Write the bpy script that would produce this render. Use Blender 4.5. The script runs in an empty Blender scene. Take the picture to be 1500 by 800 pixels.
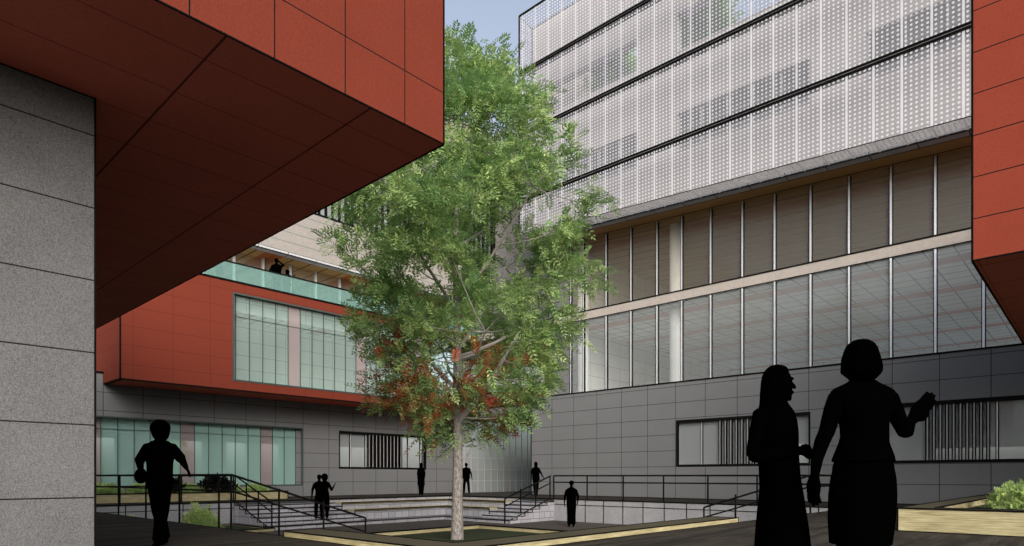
import bpy, bmesh, math, random
from mathutils import Vector, Matrix, noise
random.seed(7)
R = math.radians
sc = bpy.context.scene
COL = sc.collection

# ------------------------------------------------------------------ materials
def new_mat(name):
    m = bpy.data.materials.new(name); m.use_nodes = True
    nt = m.node_tree
    return m, nt, nt.nodes, nt.links, nt.nodes['Principled BSDF']

def math_n(nt, op, a, b=None, c=None):
    n = nt.nodes.new('ShaderNodeMath'); n.operation = op
    for i, v in enumerate((a, b, c)):
        if v is None: continue
        if isinstance(v, (int, float)): n.inputs[i].default_value = v
        else: nt.links.new(v, n.inputs[i])
    return n.outputs[0]

def mixc(nt, fac, a, b, blend='MIX'):
    n = nt.nodes.new('ShaderNodeMix'); n.data_type = 'RGBA'; n.blend_type = blend
    for s, v in ((n.inputs[0], fac), (n.inputs[6], a), (n.inputs[7], b)):
        if isinstance(v, (int, float)): s.default_value = v
        elif isinstance(v, tuple): s.default_value = (*v, 1) if len(v) == 3 else v
        else: nt.links.new(v, s)
    return n.outputs[2]

def noise_n(nt, scale, vec=None, detail=3, rough=.6, stretch=None):
    n = nt.nodes.new('ShaderNodeTexNoise'); n.inputs['Scale'].default_value = scale
    n.inputs['Detail'].default_value = detail; n.inputs['Roughness'].default_value = rough
    if vec is None:
        g = nt.nodes.new('ShaderNodeTexCoord'); vec = g.outputs['Object']
    if stretch:
        mp = nt.nodes.new('ShaderNodeMapping'); mp.inputs['Scale'].default_value = stretch
        nt.links.new(vec, mp.inputs['Vector']); vec = mp.outputs[0]
    nt.links.new(vec, n.inputs['Vector'])
    return n.outputs['Fac']

def ramp_n(nt, fac, p0, p1, a=0., b=1.):
    n = nt.nodes.new('ShaderNodeMapRange')
    n.inputs['From Min'].default_value = p0; n.inputs['From Max'].default_value = p1
    n.inputs['To Min'].default_value = a; n.inputs['To Max'].default_value = b
    nt.links.new(fac, n.inputs['Value'])
    return n.outputs[0]

def scl(nt, c, k):
    h = nt.nodes.new('ShaderNodeVectorMath'); h.operation = 'SCALE'; h.inputs['Scale'].default_value = k
    nt.links.new(c, h.inputs[0]); return h.outputs[0]

def joints(nt, steps, offs, widths):
    """1 on the joint lines between cladding panels, by axis, only on faces that contain that axis"""
    tc = nt.nodes.new('ShaderNodeTexCoord')
    sp = nt.nodes.new('ShaderNodeSeparateXYZ'); nt.links.new(tc.outputs['Object'], sp.inputs[0])
    sn = nt.nodes.new('ShaderNodeSeparateXYZ'); nt.links.new(tc.outputs['Normal'], sn.inputs[0])
    out = None
    for i in range(3):
        if not steps[i]: continue
        v = math_n(nt, 'SUBTRACT', sp.outputs[i], offs[i] - steps[i] * .5)
        v = math_n(nt, 'DIVIDE', v, steps[i])
        v = math_n(nt, 'FRACT', v)
        v = math_n(nt, 'SUBTRACT', v, .5)
        v = math_n(nt, 'ABSOLUTE', v)
        v = math_n(nt, 'LESS_THAN', v, widths[i] / steps[i] * .5)
        g = math_n(nt, 'ABSOLUTE', sn.outputs[i]); g = math_n(nt, 'LESS_THAN', g, .5)
        v = math_n(nt, 'MULTIPLY', v, g)
        out = v if out is None else math_n(nt, 'MAXIMUM', out, v)
    return out

def panel_mat(name, col, jcol=None, steps=(0, 0, 0), offs=(0, 0, 0), widths=(.02, .02, .02), grain=.12, gscale=30,
              stretch=(1, 1, .25), rough=.8, speck=0., bump=.15, jmix=1.):
    m, nt, N, L, p = new_mat(name)
    n1 = noise_n(nt, gscale, detail=6, rough=.75, stretch=stretch)
    n2 = noise_n(nt, 1.1, detail=3)
    n3 = noise_n(nt, gscale * 3.1, detail=2, rough=.8)
    v = math_n(nt, 'ADD', ramp_n(nt, n1, .25, .75, 1 - grain, 1 + grain), ramp_n(nt, n2, .3, .7, -grain * .35, grain * .35))
    if speck:
        v = math_n(nt, 'ADD', v, ramp_n(nt, n3, .3, .7, -speck, speck))
    h = nt.nodes.new('ShaderNodeVectorMath'); h.operation = 'SCALE'
    h.inputs[0].default_value = tuple(min(.9, q_ * 1.27) for q_ in col); nt.links.new(v, h.inputs['Scale'])
    c = h.outputs[0]
    if jcol is not None:
        j = joints(nt, steps, offs, widths)
        c = mixc(nt, math_n(nt, 'MULTIPLY', j, jmix), c, jcol)
    L.new(c, p.inputs['Base Color']); p.inputs['Roughness'].default_value = rough
    p.inputs['Specular IOR Level'].default_value = .06
    if bump:
        b = N.new('ShaderNodeBump'); b.inputs['Strength'].default_value = bump; b.inputs['Distance'].default_value = .01
        L.new(n1, b.inputs['Height']); L.new(b.outputs[0], p.inputs['Normal'])
    return m

def plain(name, col, rough=.6, metal=0, spec=.3):
    m, nt, N, L, p = new_mat(name)
    n = noise_n(nt, 14, detail=4)
    h = nt.nodes.new('ShaderNodeVectorMath'); h.operation = 'SCALE'; h.inputs[0].default_value = col
    L.new(ramp_n(nt, n, .3, .7, .9, 1.1), h.inputs['Scale']); L.new(h.outputs[0], p.inputs['Base Color'])
    p.inputs['Roughness'].default_value = rough; p.inputs['Metallic'].default_value = metal
    p.inputs['Specular IOR Level'].default_value = spec
    return m

def glass_mat(name, tint, veil, veilcol, refl=.06, stripes=None, ripple=0):
    """tinted pane: part of the light goes through, a matte veil colour stands in for reflected sky, a little mirrored"""
    m, nt, N, L, p = new_mat(name); N.remove(p)
    out = N['Material Output']
    t = N.new('ShaderNodeBsdfTransparent'); t.inputs[0].default_value = (*tint, 1)
    d = N.new('ShaderNodeBsdfDiffuse'); d.inputs[0].default_value = (*veilcol, 1)  # diffuse veil paints the sky reflection evenly into the pane
    g = N.new('ShaderNodeBsdfGlossy'); g.inputs['Roughness'].default_value = .03; g.inputs[0].default_value = (.8, .85, .88, 1)
    a = N.new('ShaderNodeMixShader'); a.inputs[0].default_value = veil
    if stripes:
        tc = N.new('ShaderNodeTexCoord'); s = N.new('ShaderNodeSeparateXYZ'); L.new(tc.outputs['Object'], s.inputs[0])
        ax, st, off, w, c2 = stripes
        v = math_n(nt, 'SUBTRACT', s.outputs[ax], off); v = math_n(nt, 'DIVIDE', v, st); v = math_n(nt, 'FRACT', v)
        v = math_n(nt, 'LESS_THAN', v, w / st)
        L.new(mixc(nt, v, veilcol, c2), d.inputs[0])
    L.new(t.outputs[0], a.inputs[1]); L.new(d.outputs[0], a.inputs[2])
    b = N.new('ShaderNodeMixShader'); b.inputs[0].default_value = refl
    L.new(a.outputs[0], b.inputs[1]); L.new(g.outputs[0], b.inputs[2]); L.new(b.outputs[0], out.inputs[0])
    return m

M = {}
AL = 1.27
K = (.006, .006, .006)
JG = (.045, .045, .047)
GREY = (.120, .123, .128)
RED = (.112, .023, .0135)
M['near_concrete'] = panel_mat('near_concrete', (.090, .092, .096), K, (0, 0, .697), (0, 0, .1), (.01, .01, .012), grain=.26, gscale=34, stretch=(2, 2, .6), speck=.45, bump=.4)
M['grey_clad'] = panel_mat('grey_clad', GREY, JG, (1.43, 1.43, .72), (7.65, 22.79, 0.0), (.028, .028, .026), grain=.07, gscale=22, stretch=(2, 2, .4), speck=.08)
M['red_near'] = panel_mat('red_near', RED, K, (.711, .711, 1.43), (4.85 - .711 * 5, 1.66, 5.21), (.012, .012, .012), grain=.14, gscale=34, stretch=(2, 2, .6), speck=.2, bump=.4)
M['red_right'] = panel_mat('red_right', (.165, .032, .019), K, (0, 1.43, .703), (0, 1.66, 4.65), (.02, .02, .018), grain=.14, gscale=30, stretch=(2, 2, .6), speck=.2, bump=.3)
M['red_soffit'] = panel_mat('red_soffit', (.48, .125, .085), K, (1.42, .70, 0), (2.3, 5.785, 0), (.020, .009, .01), grain=.1, gscale=25, stretch=(1, 1, 1), speck=.12, jmix=.8)  # same red as the walls, lightened in the colour to offset underside shade
M['red_clad'] = panel_mat('red_clad', RED, (.10, .022, .015), (1.425, 1.43, .722), (8.09, 22.8, 5.21), (.03, .03, .03), grain=.06, gscale=22, stretch=(1, 1, .5), speck=.06)
M['red_under'] = panel_mat('red_under', (.45, .10, .065), None, grain=.08)  # lightened copy of the box red, makes up for shade underneath
M['granite'] = panel_mat('granite', (.225, .23, .245), None, grain=.3, gscale=30, stretch=(1, 1, 1), speck=.5, bump=.2)
M['coping'] = panel_mat('coping', (.36, .36, .38), None, grain=.2, gscale=50, stretch=(1, 1, 1), speck=.3)
M['beige'] = panel_mat('beige', (.215, .20, .19), (.05, .11, .10), (0, 0, .46), (0, 0, 11.84), (.02, .02, .022), grain=.12, gscale=9, stretch=(1, 1, 1.3), speck=.14)
M['beige_plain'] = panel_mat('beige_plain', (.41, .40, .40), None, grain=.14, gscale=10, stretch=(1, 1, 1), speck=.14)
M['beige_band'] = panel_mat('beige_band', (.29, .265, .245), None, grain=.14, gscale=10, stretch=(1, 1, 1), speck=.14)
M['wood_ceiling'] = panel_mat('wood_ceiling', (.33, .195, .08), (.05, .03, .015), (.9, 0, 0), (0, .4, 0), (.075, .02, .02), grain=.1, gscale=8, stretch=(.3, 3, 1), jmix=.9)
M['soffit_grey'] = panel_mat('soffit_grey', (.34, .34, .36), (.03, .03, .03), (1.43, 1.43, 0), (7.65, .34, 0), (.03, .03, .03), grain=.06)
M['ceiling_tiles'] = panel_mat('ceiling_tiles', (.62, .66, .66), (.10, .10, .10), (.9, .9, 0), (0, .2, 0), (.065, .045, .04), grain=.05, jmix=.9)
def stripes_on(mname, step, off, wid, col2):
    m = M[mname]; nt = m.node_tree; p = nt.nodes['Principled BSDF']; src = p.inputs['Base Color'].links[0].from_socket
    tc = nt.nodes.new('ShaderNodeTexCoord'); sx = nt.nodes.new('ShaderNodeSeparateXYZ'); nt.links.new(tc.outputs['Object'], sx.inputs[0])
    v = math_n(nt, 'LESS_THAN', math_n(nt, 'FRACT', math_n(nt, 'DIVIDE', math_n(nt, 'SUBTRACT', sx.outputs[0], off), step)), wid/step)
    nt.links.new(mixc(nt, math_n(nt, 'MULTIPLY', v, .8), src, col2), p.inputs['Base Color'])
stripes_on('ceiling_tiles', 4.5, 27.4, .9, (.55, .27, .20))
stripes_on('wood_ceiling', 4.5, 27.4, .9, (.32, .075, .02))
M['interior'] = panel_mat('interior', (.66, .68, .68), (.3, .31, .32), (1.43, 1.43, .72), (0, 0, 0), (.03, .03, .03), grain=.05, jmix=.6)
M['interior_floor'] = panel_mat('interior_floor', (.6, .58, .55), None, grain=.05)
M['round_column'] = panel_mat('round_column', (.85, .86, .86), None, grain=.06, gscale=16, stretch=(1, 1, 1), speck=.05)
M['black_metal'] = plain('black_metal', (.004, .004, .004), .7, spec=.08)
M['trim'] = plain('trim', (.004, .004, .004), .9, spec=.05)
M['silver'] = plain('silver', (.66, .68, .72), .35, .3)
M['bar_grey'] = plain('bar_grey', (.30, .30, .31), .6)
M['teal_frame'] = plain('teal_frame', (.035, .055, .052), .6)
M['mull_grey'] = plain('mull_grey', (.45, .46, .47), .5, .1)
M['cloth'] = plain('cloth', (.0004, .0004, .0004), 1, spec=.0)
M['hair'] = plain('hair', (.0003, .0003, .0003), 1, spec=.0)
M['soil'] = panel_mat('soil', (.022, .030, .016), None, grain=.3, gscale=20, stretch=(1, 1, 1), speck=.25)
M['glass_green'] = glass_mat('glass_green', (.80, .92, .89), .42, (.34, .455, .43), .05)
M['glass_light'] = glass_mat('glass_light', (.92, .95, .95), .42, (.50, .54, .55), .03)
M['glass_aqua'] = glass_mat('glass_aqua', (.80, .92, .89), .55, (.34, .56, .52), .02)
M['glass_pink'] = glass_mat('glass_pink', (.8, .72, .72), .5, (.42, .36, .37), .05)
M['glass_clear'] = glass_mat('glass_clear', (.92, .95, .95), .30, (.38, .41, .42), .03)
M['glass_brown'] = glass_mat('glass_brown', (.93, .94, .91), .22, (.38, .36, .31), .02)
M['glass_balustrade'] = glass_mat('glass_balustrade', (.66, .86, .82), .36, (.24, .40, .38), .05)
M['glass_pale'] = glass_mat('glass_pale', (.8, .86, .86), .55, (.40, .44, .45), .0, stripes=(0, 3.5, 27.2, .45, (.42, .40, .42)))

# stacked stone cladding of the steps
m, nt, N, L, p = new_mat('stone_blocks'); M['stone'] = m
tc = N.new('ShaderNodeTexCoord'); s = N.new('ShaderNodeSeparateXYZ'); L.new(tc.outputs['Object'], s.inputs[0])
cb = N.new('ShaderNodeCombineXYZ'); L.new(math_n(nt, 'ADD', s.outputs[0], s.outputs[1]), cb.inputs[0]); L.new(s.outputs[2], cb.inputs[1])
br = N.new('ShaderNodeTexBrick'); L.new(cb.outputs[0], br.inputs['Vector'])
br.inputs['Scale'].default_value = 1; br.inputs['Brick Width'].default_value = .62; br.inputs['Row Height'].default_value = .274
br.inputs['Mortar Size'].default_value = .012; br.offset = .37; br.squash = .6; br.squash_frequency = 3
br.inputs['Color1'].default_value = (.30, .30, .335, 1); br.inputs['Color2'].default_value = (.24, .24, .26, 1); br.inputs['Mortar'].default_value = (.10, .10, .105, 1)
h = N.new('ShaderNodeVectorMath'); h.operation = 'SCALE'; L.new(br.outputs[0], h.inputs[0]); L.new(ramp_n(nt, noise_n(nt, 40, detail=4, rough=.8), .3, .7, .95, 1.6), h.inputs['Scale'])
L.new(h.outputs[0], p.inputs['Base Color']); p.inputs['Roughness'].default_value = .85

# dark timber decking: planks along X
m, nt, N, L, p = new_mat('decking'); M['deck'] = m
j = joints(nt, (0, .145, 0), (0, 0, 0), (.01, .012, .01))
tc = N.new('ShaderNodeTexCoord'); s = N.new('ShaderNodeSeparateXYZ'); L.new(tc.outputs['Object'], s.inputs[0])
cb = N.new('ShaderNodeCombineXYZ'); L.new(math_n(nt, 'FLOOR', math_n(nt, 'DIVIDE', math_n(nt, 'ADD', s.outputs[1], .0725), .145)), cb.inputs[0])
L.new(math_n(nt, 'FLOOR', math_n(nt, 'DIVIDE', s.outputs[0], 2.4)), cb.inputs[1])
wn = N.new('ShaderNodeTexWhiteNoise'); wn.noise_dimensions = '2D'; L.new(cb.outputs[0], wn.inputs[0])
g = noise_n(nt, 5, detail=6, rough=.7, stretch=(.35, 9, 1))
c = mixc(nt, wn.outputs['Value'], (.038, .033, .026), (.074, .066, .055))
c = mixc(nt, ramp_n(nt, g, .35, .7), c, (.020, .018, .015))
c = mixc(nt, math_n(nt, 'MULTIPLY', j, .6), c, (.012, .010, .009))
g3 = noise_n(nt, 1.6, detail=5, rough=.75, stretch=(.25, 2.2, 1))
c = mixc(nt, ramp_n(nt, g3, .44, .58, 0, .7), c, (.012, .011, .010))
c = scl(nt, c, 1.12)
L.new(c, p.inputs['Base Color']); p.inputs['Roughness'].default_value = .8; p.inputs['Specular IOR Level'].default_value = .05

M['paving'] = panel_mat('paving', (.06, .053, .047), (.03, .027, .025), (.6, .3, 0), (0, 0, 0), (.01, .01, .01), grain=.2, gscale=12, stretch=(.5, 3, 1), speck=.15, jmix=.5)
M['kerb_top'] = panel_mat('kerb_top', (.055, .050, .033), None, grain=.2, gscale=6, stretch=(1, 6, 1), speck=.15)

# pale timber of the planter edges
m, nt, N, L, p = new_mat('pale_timber'); M['timber'] = m
tc = N.new('ShaderNodeTexCoord'); s = N.new('ShaderNodeSeparateXYZ'); L.new(tc.outputs['Object'], s.inputs[0])
cb = N.new('ShaderNodeCombineXYZ'); L.new(math_n(nt, 'ADD', s.outputs[0], s.outputs[1]), cb.inputs[0]); L.new(s.outputs[2], cb.inputs[2])
g1 = noise_n(nt, 4, vec=cb.outputs[0], detail=7, rough=.7, stretch=(.5, 1, 14))
g2 = noise_n(nt, 1.2, vec=cb.outputs[0], detail=2)
c = mixc(nt, ramp_n(nt, g1, .38, .62), (.17, .14, .065), (.44, .40, .235))
c = mixc(nt, ramp_n(nt, g2, .35, .7, 0, .35), c, (.20, .17, .09))
c = scl(nt, c, 1.1)
L.new(c, p.inputs['Base Color']); p.inputs['Roughness'].default_value = .7

# bark
m, nt, N, L, p = new_mat('bark'); M['bark'] = m
g1 = noise_n(nt, 14, detail=6, rough=.75, stretch=(3, 3, .7))
c = mixc(nt, ramp_n(nt, g1, .38, .62), (.052, .046, .043), (.33, .31, .295))
L.new(c, p.inputs['Base Color']); p.inputs['Roughness'].default_value = .9
b = N.new('ShaderNodeBump'); b.inputs['Strength'].default_value = .6; b.inputs['Distance'].default_value = .03; L.new(g1, b.inputs['Height']); L.new(b.outputs[0], p.inputs['Normal'])
M['limb'] = panel_mat('limb', (.19, .18, .175), None, grain=.2, gscale=10)

def leaf_mat(name, ca, cb_, cc):
    m, nt, N, L, p = new_mat(name); N.remove(p); out = N['Material Output']
    gi = N.new('ShaderNodeNewGeometry')
    cl = noise_n(nt, .9, detail=3)
    c = mixc(nt, gi.outputs['Random Per Island'], ca, cb_)
    c = mixc(nt, ramp_n(nt, cl, .4, .65), c, cc)
    d = N.new('ShaderNodeBsdfPrincipled'); L.new(c, d.inputs['Base Color']); d.inputs['Roughness'].default_value = .5
    d.inputs['Specular IOR Level'].default_value = .3
    t = N.new('ShaderNodeBsdfTranslucent'); L.new(c, t.inputs[0])
    x = N.new('ShaderNodeMixShader'); x.inputs[0].default_value = .4
    L.new(d.outputs[0], x.inputs[1]); L.new(t.outputs[0], x.inputs[2]); L.new(x.outputs[0], out.inputs[0])
    return m
M['leaf'] = leaf_mat('leaf', (.105, .225, .06), (.50, .61, .24), (.15, .28, .10))
M['red_tint_leaf'] = leaf_mat('red_tint_leaf', (.26, .055, .025), (.38, .13, .045), (.24, .07, .03))  # for added leaves that imitate the red background tinting the crown
M['shrub'] = leaf_mat('shrub', (.22, .38, .09), (.66, .74, .32), (.34, .48, .18))
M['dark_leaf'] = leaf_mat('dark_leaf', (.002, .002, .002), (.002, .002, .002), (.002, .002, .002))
M['far_leaf'] = leaf_mat('far_leaf', (.16, .42, .05), (.50, .78, .16), (.20, .45, .08))

# perforated metal screen of the upper storeys
m, nt, N, L, p = new_mat('perforated_screen'); M['screen'] = m; N.remove(p); out = N['Material Output']
tc = N.new('ShaderNodeTexCoord'); s = N.new('ShaderNodeSeparateXYZ'); L.new(tc.outputs['Object'], s.inputs[0])
PW = .8245; POFF = 3.21
u = math_n(nt, 'FRACT', math_n(nt, 'DIVIDE', math_n(nt, 'SUBTRACT', s.outputs[1], POFF - 8 * PW), PW))
um = math_n(nt, 'MULTIPLY', u, PW)                         # metres from the strip
strip = math_n(nt, 'MAXIMUM', math_n(nt, 'LESS_THAN', um, .036), math_n(nt, 'GREATER_THAN', um, PW - .036))
DS = PW / 5.35
du = math_n(nt, 'SUBTRACT', math_n(nt, 'FRACT', math_n(nt, 'DIVIDE', math_n(nt, 'SUBTRACT', um, .035), (PW - .07) / 5)), .5)
# on the underside the dots run along X instead of Z
tn = N.new('ShaderNodeSeparateXYZ'); L.new(tc.outputs['Normal'], tn.inputs[0])
flat = math_n(nt, 'GREATER_THAN', math_n(nt, 'ABSOLUTE', tn.outputs[2]), .5)
w = math_n(nt, 'ADD', math_n(nt, 'MULTIPLY', s.outputs[2], math_n(nt, 'SUBTRACT', 1, flat)), math_n(nt, 'MULTIPLY', s.outputs[0], flat))
dz = math_n(nt, 'SUBTRACT', math_n(nt, 'FRACT', math_n(nt, 'DIVIDE', w, .150)), .5)
r2 = math_n(nt, 'ADD', math_n(nt, 'POWER', math_n(nt, 'ABSOLUTE', du), 2), math_n(nt, 'POWER', math_n(nt, 'ABSOLUTE', dz), 2))
dot = math_n(nt, 'LESS_THAN', r2, .25 ** 2)
jz = math_n(nt, 'LESS_THAN', math_n(nt, 'ABSOLUTE', math_n(nt, 'SUBTRACT', math_n(nt, 'FRACT', math_n(nt, 'DIVIDE', s.outputs[2], .6)), .5)), .012)
white = math_n(nt, 'MAXIMUM', dot, strip)
colr = mixc(nt, white, (.32, .325, .37), (.64, .65, .70))
colr = mixc(nt, math_n(nt, 'MULTIPLY', jz, .45), colr, (.2, .2, .2))
d = N.new('ShaderNodeBsdfDiffuse'); L.new(colr, d.inputs[0])
tl = N.new('ShaderNodeBsdfTranslucent'); L.new(colr, tl.inputs[0])
dd = N.new('ShaderNodeMixShader'); dd.inputs[0].default_value = .25; L.new(d.outputs[0], dd.inputs[1]); L.new(tl.outputs[0], dd.inputs[2])
t = N.new('ShaderNodeBsdfTransparent'); t.inputs[0].default_value = (1, 1, 1, 1)
x = N.new('ShaderNodeMixShader'); L.new(ramp_n(nt, white, 0, 1, .40, .86), x.inputs[0]); L.new(t.outputs[0], x.inputs[1]); L.new(dd.outputs[0], x.inputs[2])
L.new(x.outputs[0], out.inputs[0])

# ------------------------------------------------------------------ geometry helpers
class MB:
    def __init__(s): s.v = []; s.f = []
    def quad(s, a, b, c, d):
        n = len(s.v); s.v += [tuple(a), tuple(b), tuple(c), tuple(d)]; s.f.append((n, n+1, n+2, n+3)); return s
    def box(s, x0, x1, y0, y1, z0, z1):
        n = len(s.v)
        s.v += [(x0,y0,z0),(x1,y0,z0),(x1,y1,z0),(x0,y1,z0),(x0,y0,z1),(x1,y0,z1),(x1,y1,z1),(x0,y1,z1)]
        for q in ((0,3,2,1),(4,5,6,7),(0,1,5,4),(1,2,6,5),(2,3,7,6),(3,0,4,7)): s.f.append(tuple(n+i for i in q))
        return s
    def bar(s, a, b, r, r2=None, sides=4, caps=True):
        a = Vector(a); b = Vector(b); d = (b-a)
        if d.length < 1e-6: return s
        d.normalize(); up = Vector((0,0,1)) if abs(d.z) < .95 else Vector((1,0,0))
        u = d.cross(up).normalized(); w = u.cross(d).normalized(); r2 = r if r2 is None else r2
        n = len(s.v); o = math.pi/4 if sides == 4 else 0; k = 1.4142 if sides == 4 else 1
        for q, rr in ((a, r), (b, r2)):
            for i in range(sides):
                t = o + 2*math.pi*i/sides; s.v.append(tuple(q + u*math.cos(t)*rr*k + w*math.sin(t)*rr*k))
        for i in range(sides):
            jn = (i+1) % sides; s.f.append((n+i, n+jn, n+sides+jn, n+sides+i))
        if caps: s.f.append(tuple(n+i for i in reversed(range(sides)))); s.f.append(tuple(n+sides+i for i in range(sides)))
        return s
    def path(s, pts, r, sides=6):
        for i in range(len(pts)-1):
            ra = r[i] if isinstance(r, list) else r; rb = r[i+1] if isinstance(r, list) else r
            s.bar(pts[i], pts[i+1], ra, rb, sides)
        return s
    def rect(s, axis, at, u0, u1, z0, z1, r):
        P = (lambda u, z: (at, u, z)) if axis == 0 else (lambda u, z: (u, at, z))
        e = r * .9
        s.bar(P(u0-e, z0), P(u1+e, z0), r); s.bar(P(u0-e, z1), P(u1+e, z1), r); s.bar(P(u0, z0+r), P(u0, z1-r), r); s.bar(P(u1, z0+r), P(u1, z1-r), r)
        return s
    def wall(s, axis, a0, a1, u0, u1, z0, z1, holes=()):
        """slab between a0 and a1 with rectangular openings, no inner faces"""
        us = sorted({u0, u1, *[h[0] for h in holes], *[h[1] for h in holes]}); us = [u for u in us if u0 <= u <= u1]
        zs = sorted({z0, z1, *[h[2] for h in holes], *[h[3] for h in holes]}); zs = [z for z in zs if z0 <= z <= z1]
        def solid(i, k):
            if i < 0 or k < 0 or i >= len(us)-1 or k >= len(zs)-1: return False
            cu = (us[i]+us[i+1])/2; cz = (zs[k]+zs[k+1])/2
            return not any(h[0] < cu < h[1] and h[2] < cz < h[3] for h in holes)
        P = (lambda a, u, z: (a, u, z)) if axis == 0 else (lambda a, u, z: (u, a, z))
        for i in range(len(us)-1):
            for k in range(len(zs)-1):
                if not solid(i, k): continue
                ua, ub, za, zb = us[i], us[i+1], zs[k], zs[k+1]
                s.quad(P(a0,ua,za), P(a0,ub,za), P(a0,ub,zb), P(a0,ua,zb))
                s.quad(P(a1,ub,za), P(a1,ua,za), P(a1,ua,zb), P(a1,ub,zb))
                if not solid(i-1, k): s.quad(P(a0,ua,za), P(a1,ua,za), P(a1,ua,zb), P(a0,ua,zb))
                if not solid(i+1, k): s.quad(P(a0,ub,za), P(a1,ub,za), P(a1,ub,zb), P(a0,ub,zb))
                if not solid(i, k-1): s.quad(P(a0,ua,za), P(a0,ub,za), P(a1,ub,za), P(a1,ua,za))
                if not solid(i, k+1): s.quad(P(a0,ua,zb), P(a0,ub,zb), P(a1,ub,zb), P(a1,ua,zb))
        return s
    def build(s, name, mat, parent=None, merge=False, smooth=False):
        me = bpy.data.meshes.new(name); me.from_pydata(s.v, [], s.f); me.update()
        if merge:
            bm = bmesh.new(); bm.from_mesh(me); bmesh.ops.remove_doubles(bm, verts=bm.verts, dist=1e-5)
            bmesh.ops.recalc_face_normals(bm, faces=bm.faces); bm.to_mesh(me); bm.free()
        if smooth:
            for q in me.polygons: q.use_smooth = True
        me.materials.append(M[mat] if isinstance(mat, str) else mat)
        o = bpy.data.objects.new(name, me); COL.objects.link(o)
        if parent is not None: o.parent = parent; o.matrix_parent_inverse = parent.matrix_world.inverted()
        return o

def put(o, parent):
    o.parent = parent
    return o

def tag(o, label=None, cat=None, group=None, kind=None):
    if label: o['label'] = label
    if cat: o['category'] = cat
    if group: o['group'] = group
    if kind: o['kind'] = kind
    return o

def thing(name, label, cat, group=None):
    o = bpy.data.objects.new(name, None); COL.objects.link(o); o.empty_display_size = .2
    return tag(o, label, cat, group)

# ------------------------------------------------------------------ ground
S = -.96
CX0, CX1, CY0, CY1 = 5.3, 22.35, 5.87, 25.1
g = MB()
BIG = 900
g.quad((-BIG,-BIG,0),(CX0,-BIG,0),(CX0,BIG,0),(-BIG,BIG,0))
g.quad((CX0,-BIG,0),(BIG,-BIG,0),(BIG,CY0,0),(CX0,CY0,0))
g.quad((CX1,CY0,0),(BIG,CY0,0),(BIG,BIG,0),(CX1,BIG,0))
g.quad((CX0,CY1,0),(CX1,CY1,0),(CX1,BIG,0),(CX0,BIG,0))
tag(g.build('ground', 'deck'), kind='structure')
tag(MB().quad((CX0,CY0,S),(CX1,CY0,S),(CX1,CY1,S),(CX0,CY1,S)).build('sunken_court_floor', 'paving'), kind='structure')

# ------------------------------------------------------------------ near grey wall + red overhang
ZS = 4.65
w = thing('concrete_wall', 'tall speckled grey concrete wall with level joints standing under the red overhang', 'wall')
MB().box(-9, 1.82, 7.16, 10.4, 0, ZS).build('wall_slab', 'near_concrete', w)
e = MB(); e.bar((1.82,7.155,0),(1.82,7.155,ZS-.01),.008); e.bar((-9,7.155,ZS-.006),(1.82,7.155,ZS-.006),.007)
e.build('edge_trim', 'trim', w)

b = thing('overhanging_building', 'dark red box storey cantilevered over the speckled grey wall, red underside towards the camera', 'building')
NX, NY, NZ = 4.67, 5.34, 8.1
x = MB(); x.quad((-12,NY,ZS),(NX,NY,ZS),(NX,NY,NZ),(-12,NY,NZ)); x.quad((NX,NY,ZS),(NX,22.5,ZS),(NX,22.5,NZ),(NX,NY,NZ))
x.quad((-12,22.5,ZS),(NX,22.5,ZS),(NX,22.5,NZ),(-12,22.5,NZ)); x.quad((-12,NY,NZ),(NX,NY,NZ),(NX,22.5,NZ),(-12,22.5,NZ)); x.quad((-12,NY,ZS),(-12,22.5,ZS),(-12,22.5,NZ),(-12,NY,NZ))
x.build('wall', 'red_near', b)
MB().box(-12, NX-.002, NY+.002, 22.5, ZS-.004, ZS+.02).build('soffit', 'red_soffit', b)
e = MB(); e.bar((-12,NY,ZS),(NX,NY,ZS),.007); e.bar((NX,NY,ZS),(NX,NY,NZ),.009); e.bar((NX,NY,ZS),(NX,22.5,ZS),.010)
e.build('edge_trim', 'trim', b)

# right red volume
b = thing('red_wing', 'dark red panelled box at the right edge, raised high above the deck', 'building')
BX, BY = 13.27, 1.66
MB().box(BX, 26.1, -2.5, BY, ZS+.004, 9.6).build('wall', 'red_right', b)
MB().box(BX+.002, 26.098, -2.5, BY-.002, ZS-.004, ZS+.003).build('soffit', 'red_soffit', b)
e = MB(); e.bar((BX,-2.5,ZS),(BX,BY,ZS),.012); e.bar((BX,BY,ZS),(BX,BY,9.6),.016); e.bar((BX,BY,ZS),(26.1,BY,ZS),.016)
e.build('edge_trim', 'trim', b)
# its support far to the right, out of view
MB().box(20, 25, -2.4, -1.9, 0, ZS-.004).build('pier', 'grey_clad', b)

# ------------------------------------------------------------------ right building (glazed hall under a perforated screen)
XR = 26.2; ZB = 5.24
CS = .058                              # slope of the top ceiling along Y
def zc(y): return 11.83 + CS * y
rb = thing('glazed_building', 'large grey building with two storeys of tall glazing below a white perforated metal screen', 'building')
w1 = (8.43, 14.19, 1.42, 3.52); w2 = (.9, 6.9, 1.46, 3.60)
x = MB(); x.wall(0, XR, XR+.45, -12, 22.8, 0, ZB, [w1, w2])
x.build('base_wall', 'grey_clad', rb)
MB().box(XR, XR+.45, 22.8, 28.98, 4.5, 4.93).build('lintel', 'grey_clad', rb)
MB().box(XR+.002, 36, 22.8, 28.98, 4.44, 4.498).build('passage_soffit', 'soffit_grey', rb)
MB().box(XR+.46, 46, 22.5, 22.8, 0, 4.44).build('passage_wall', 'grey_clad', rb)
x = MB(); x.wall(0, XR+.35, XR+.65, 21.58, 28.98, 4.932, 8.85, [(22.1, 26.6, 5.85, 7.1)])
x.build('red_wall', 'red_clad', rb)
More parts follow.
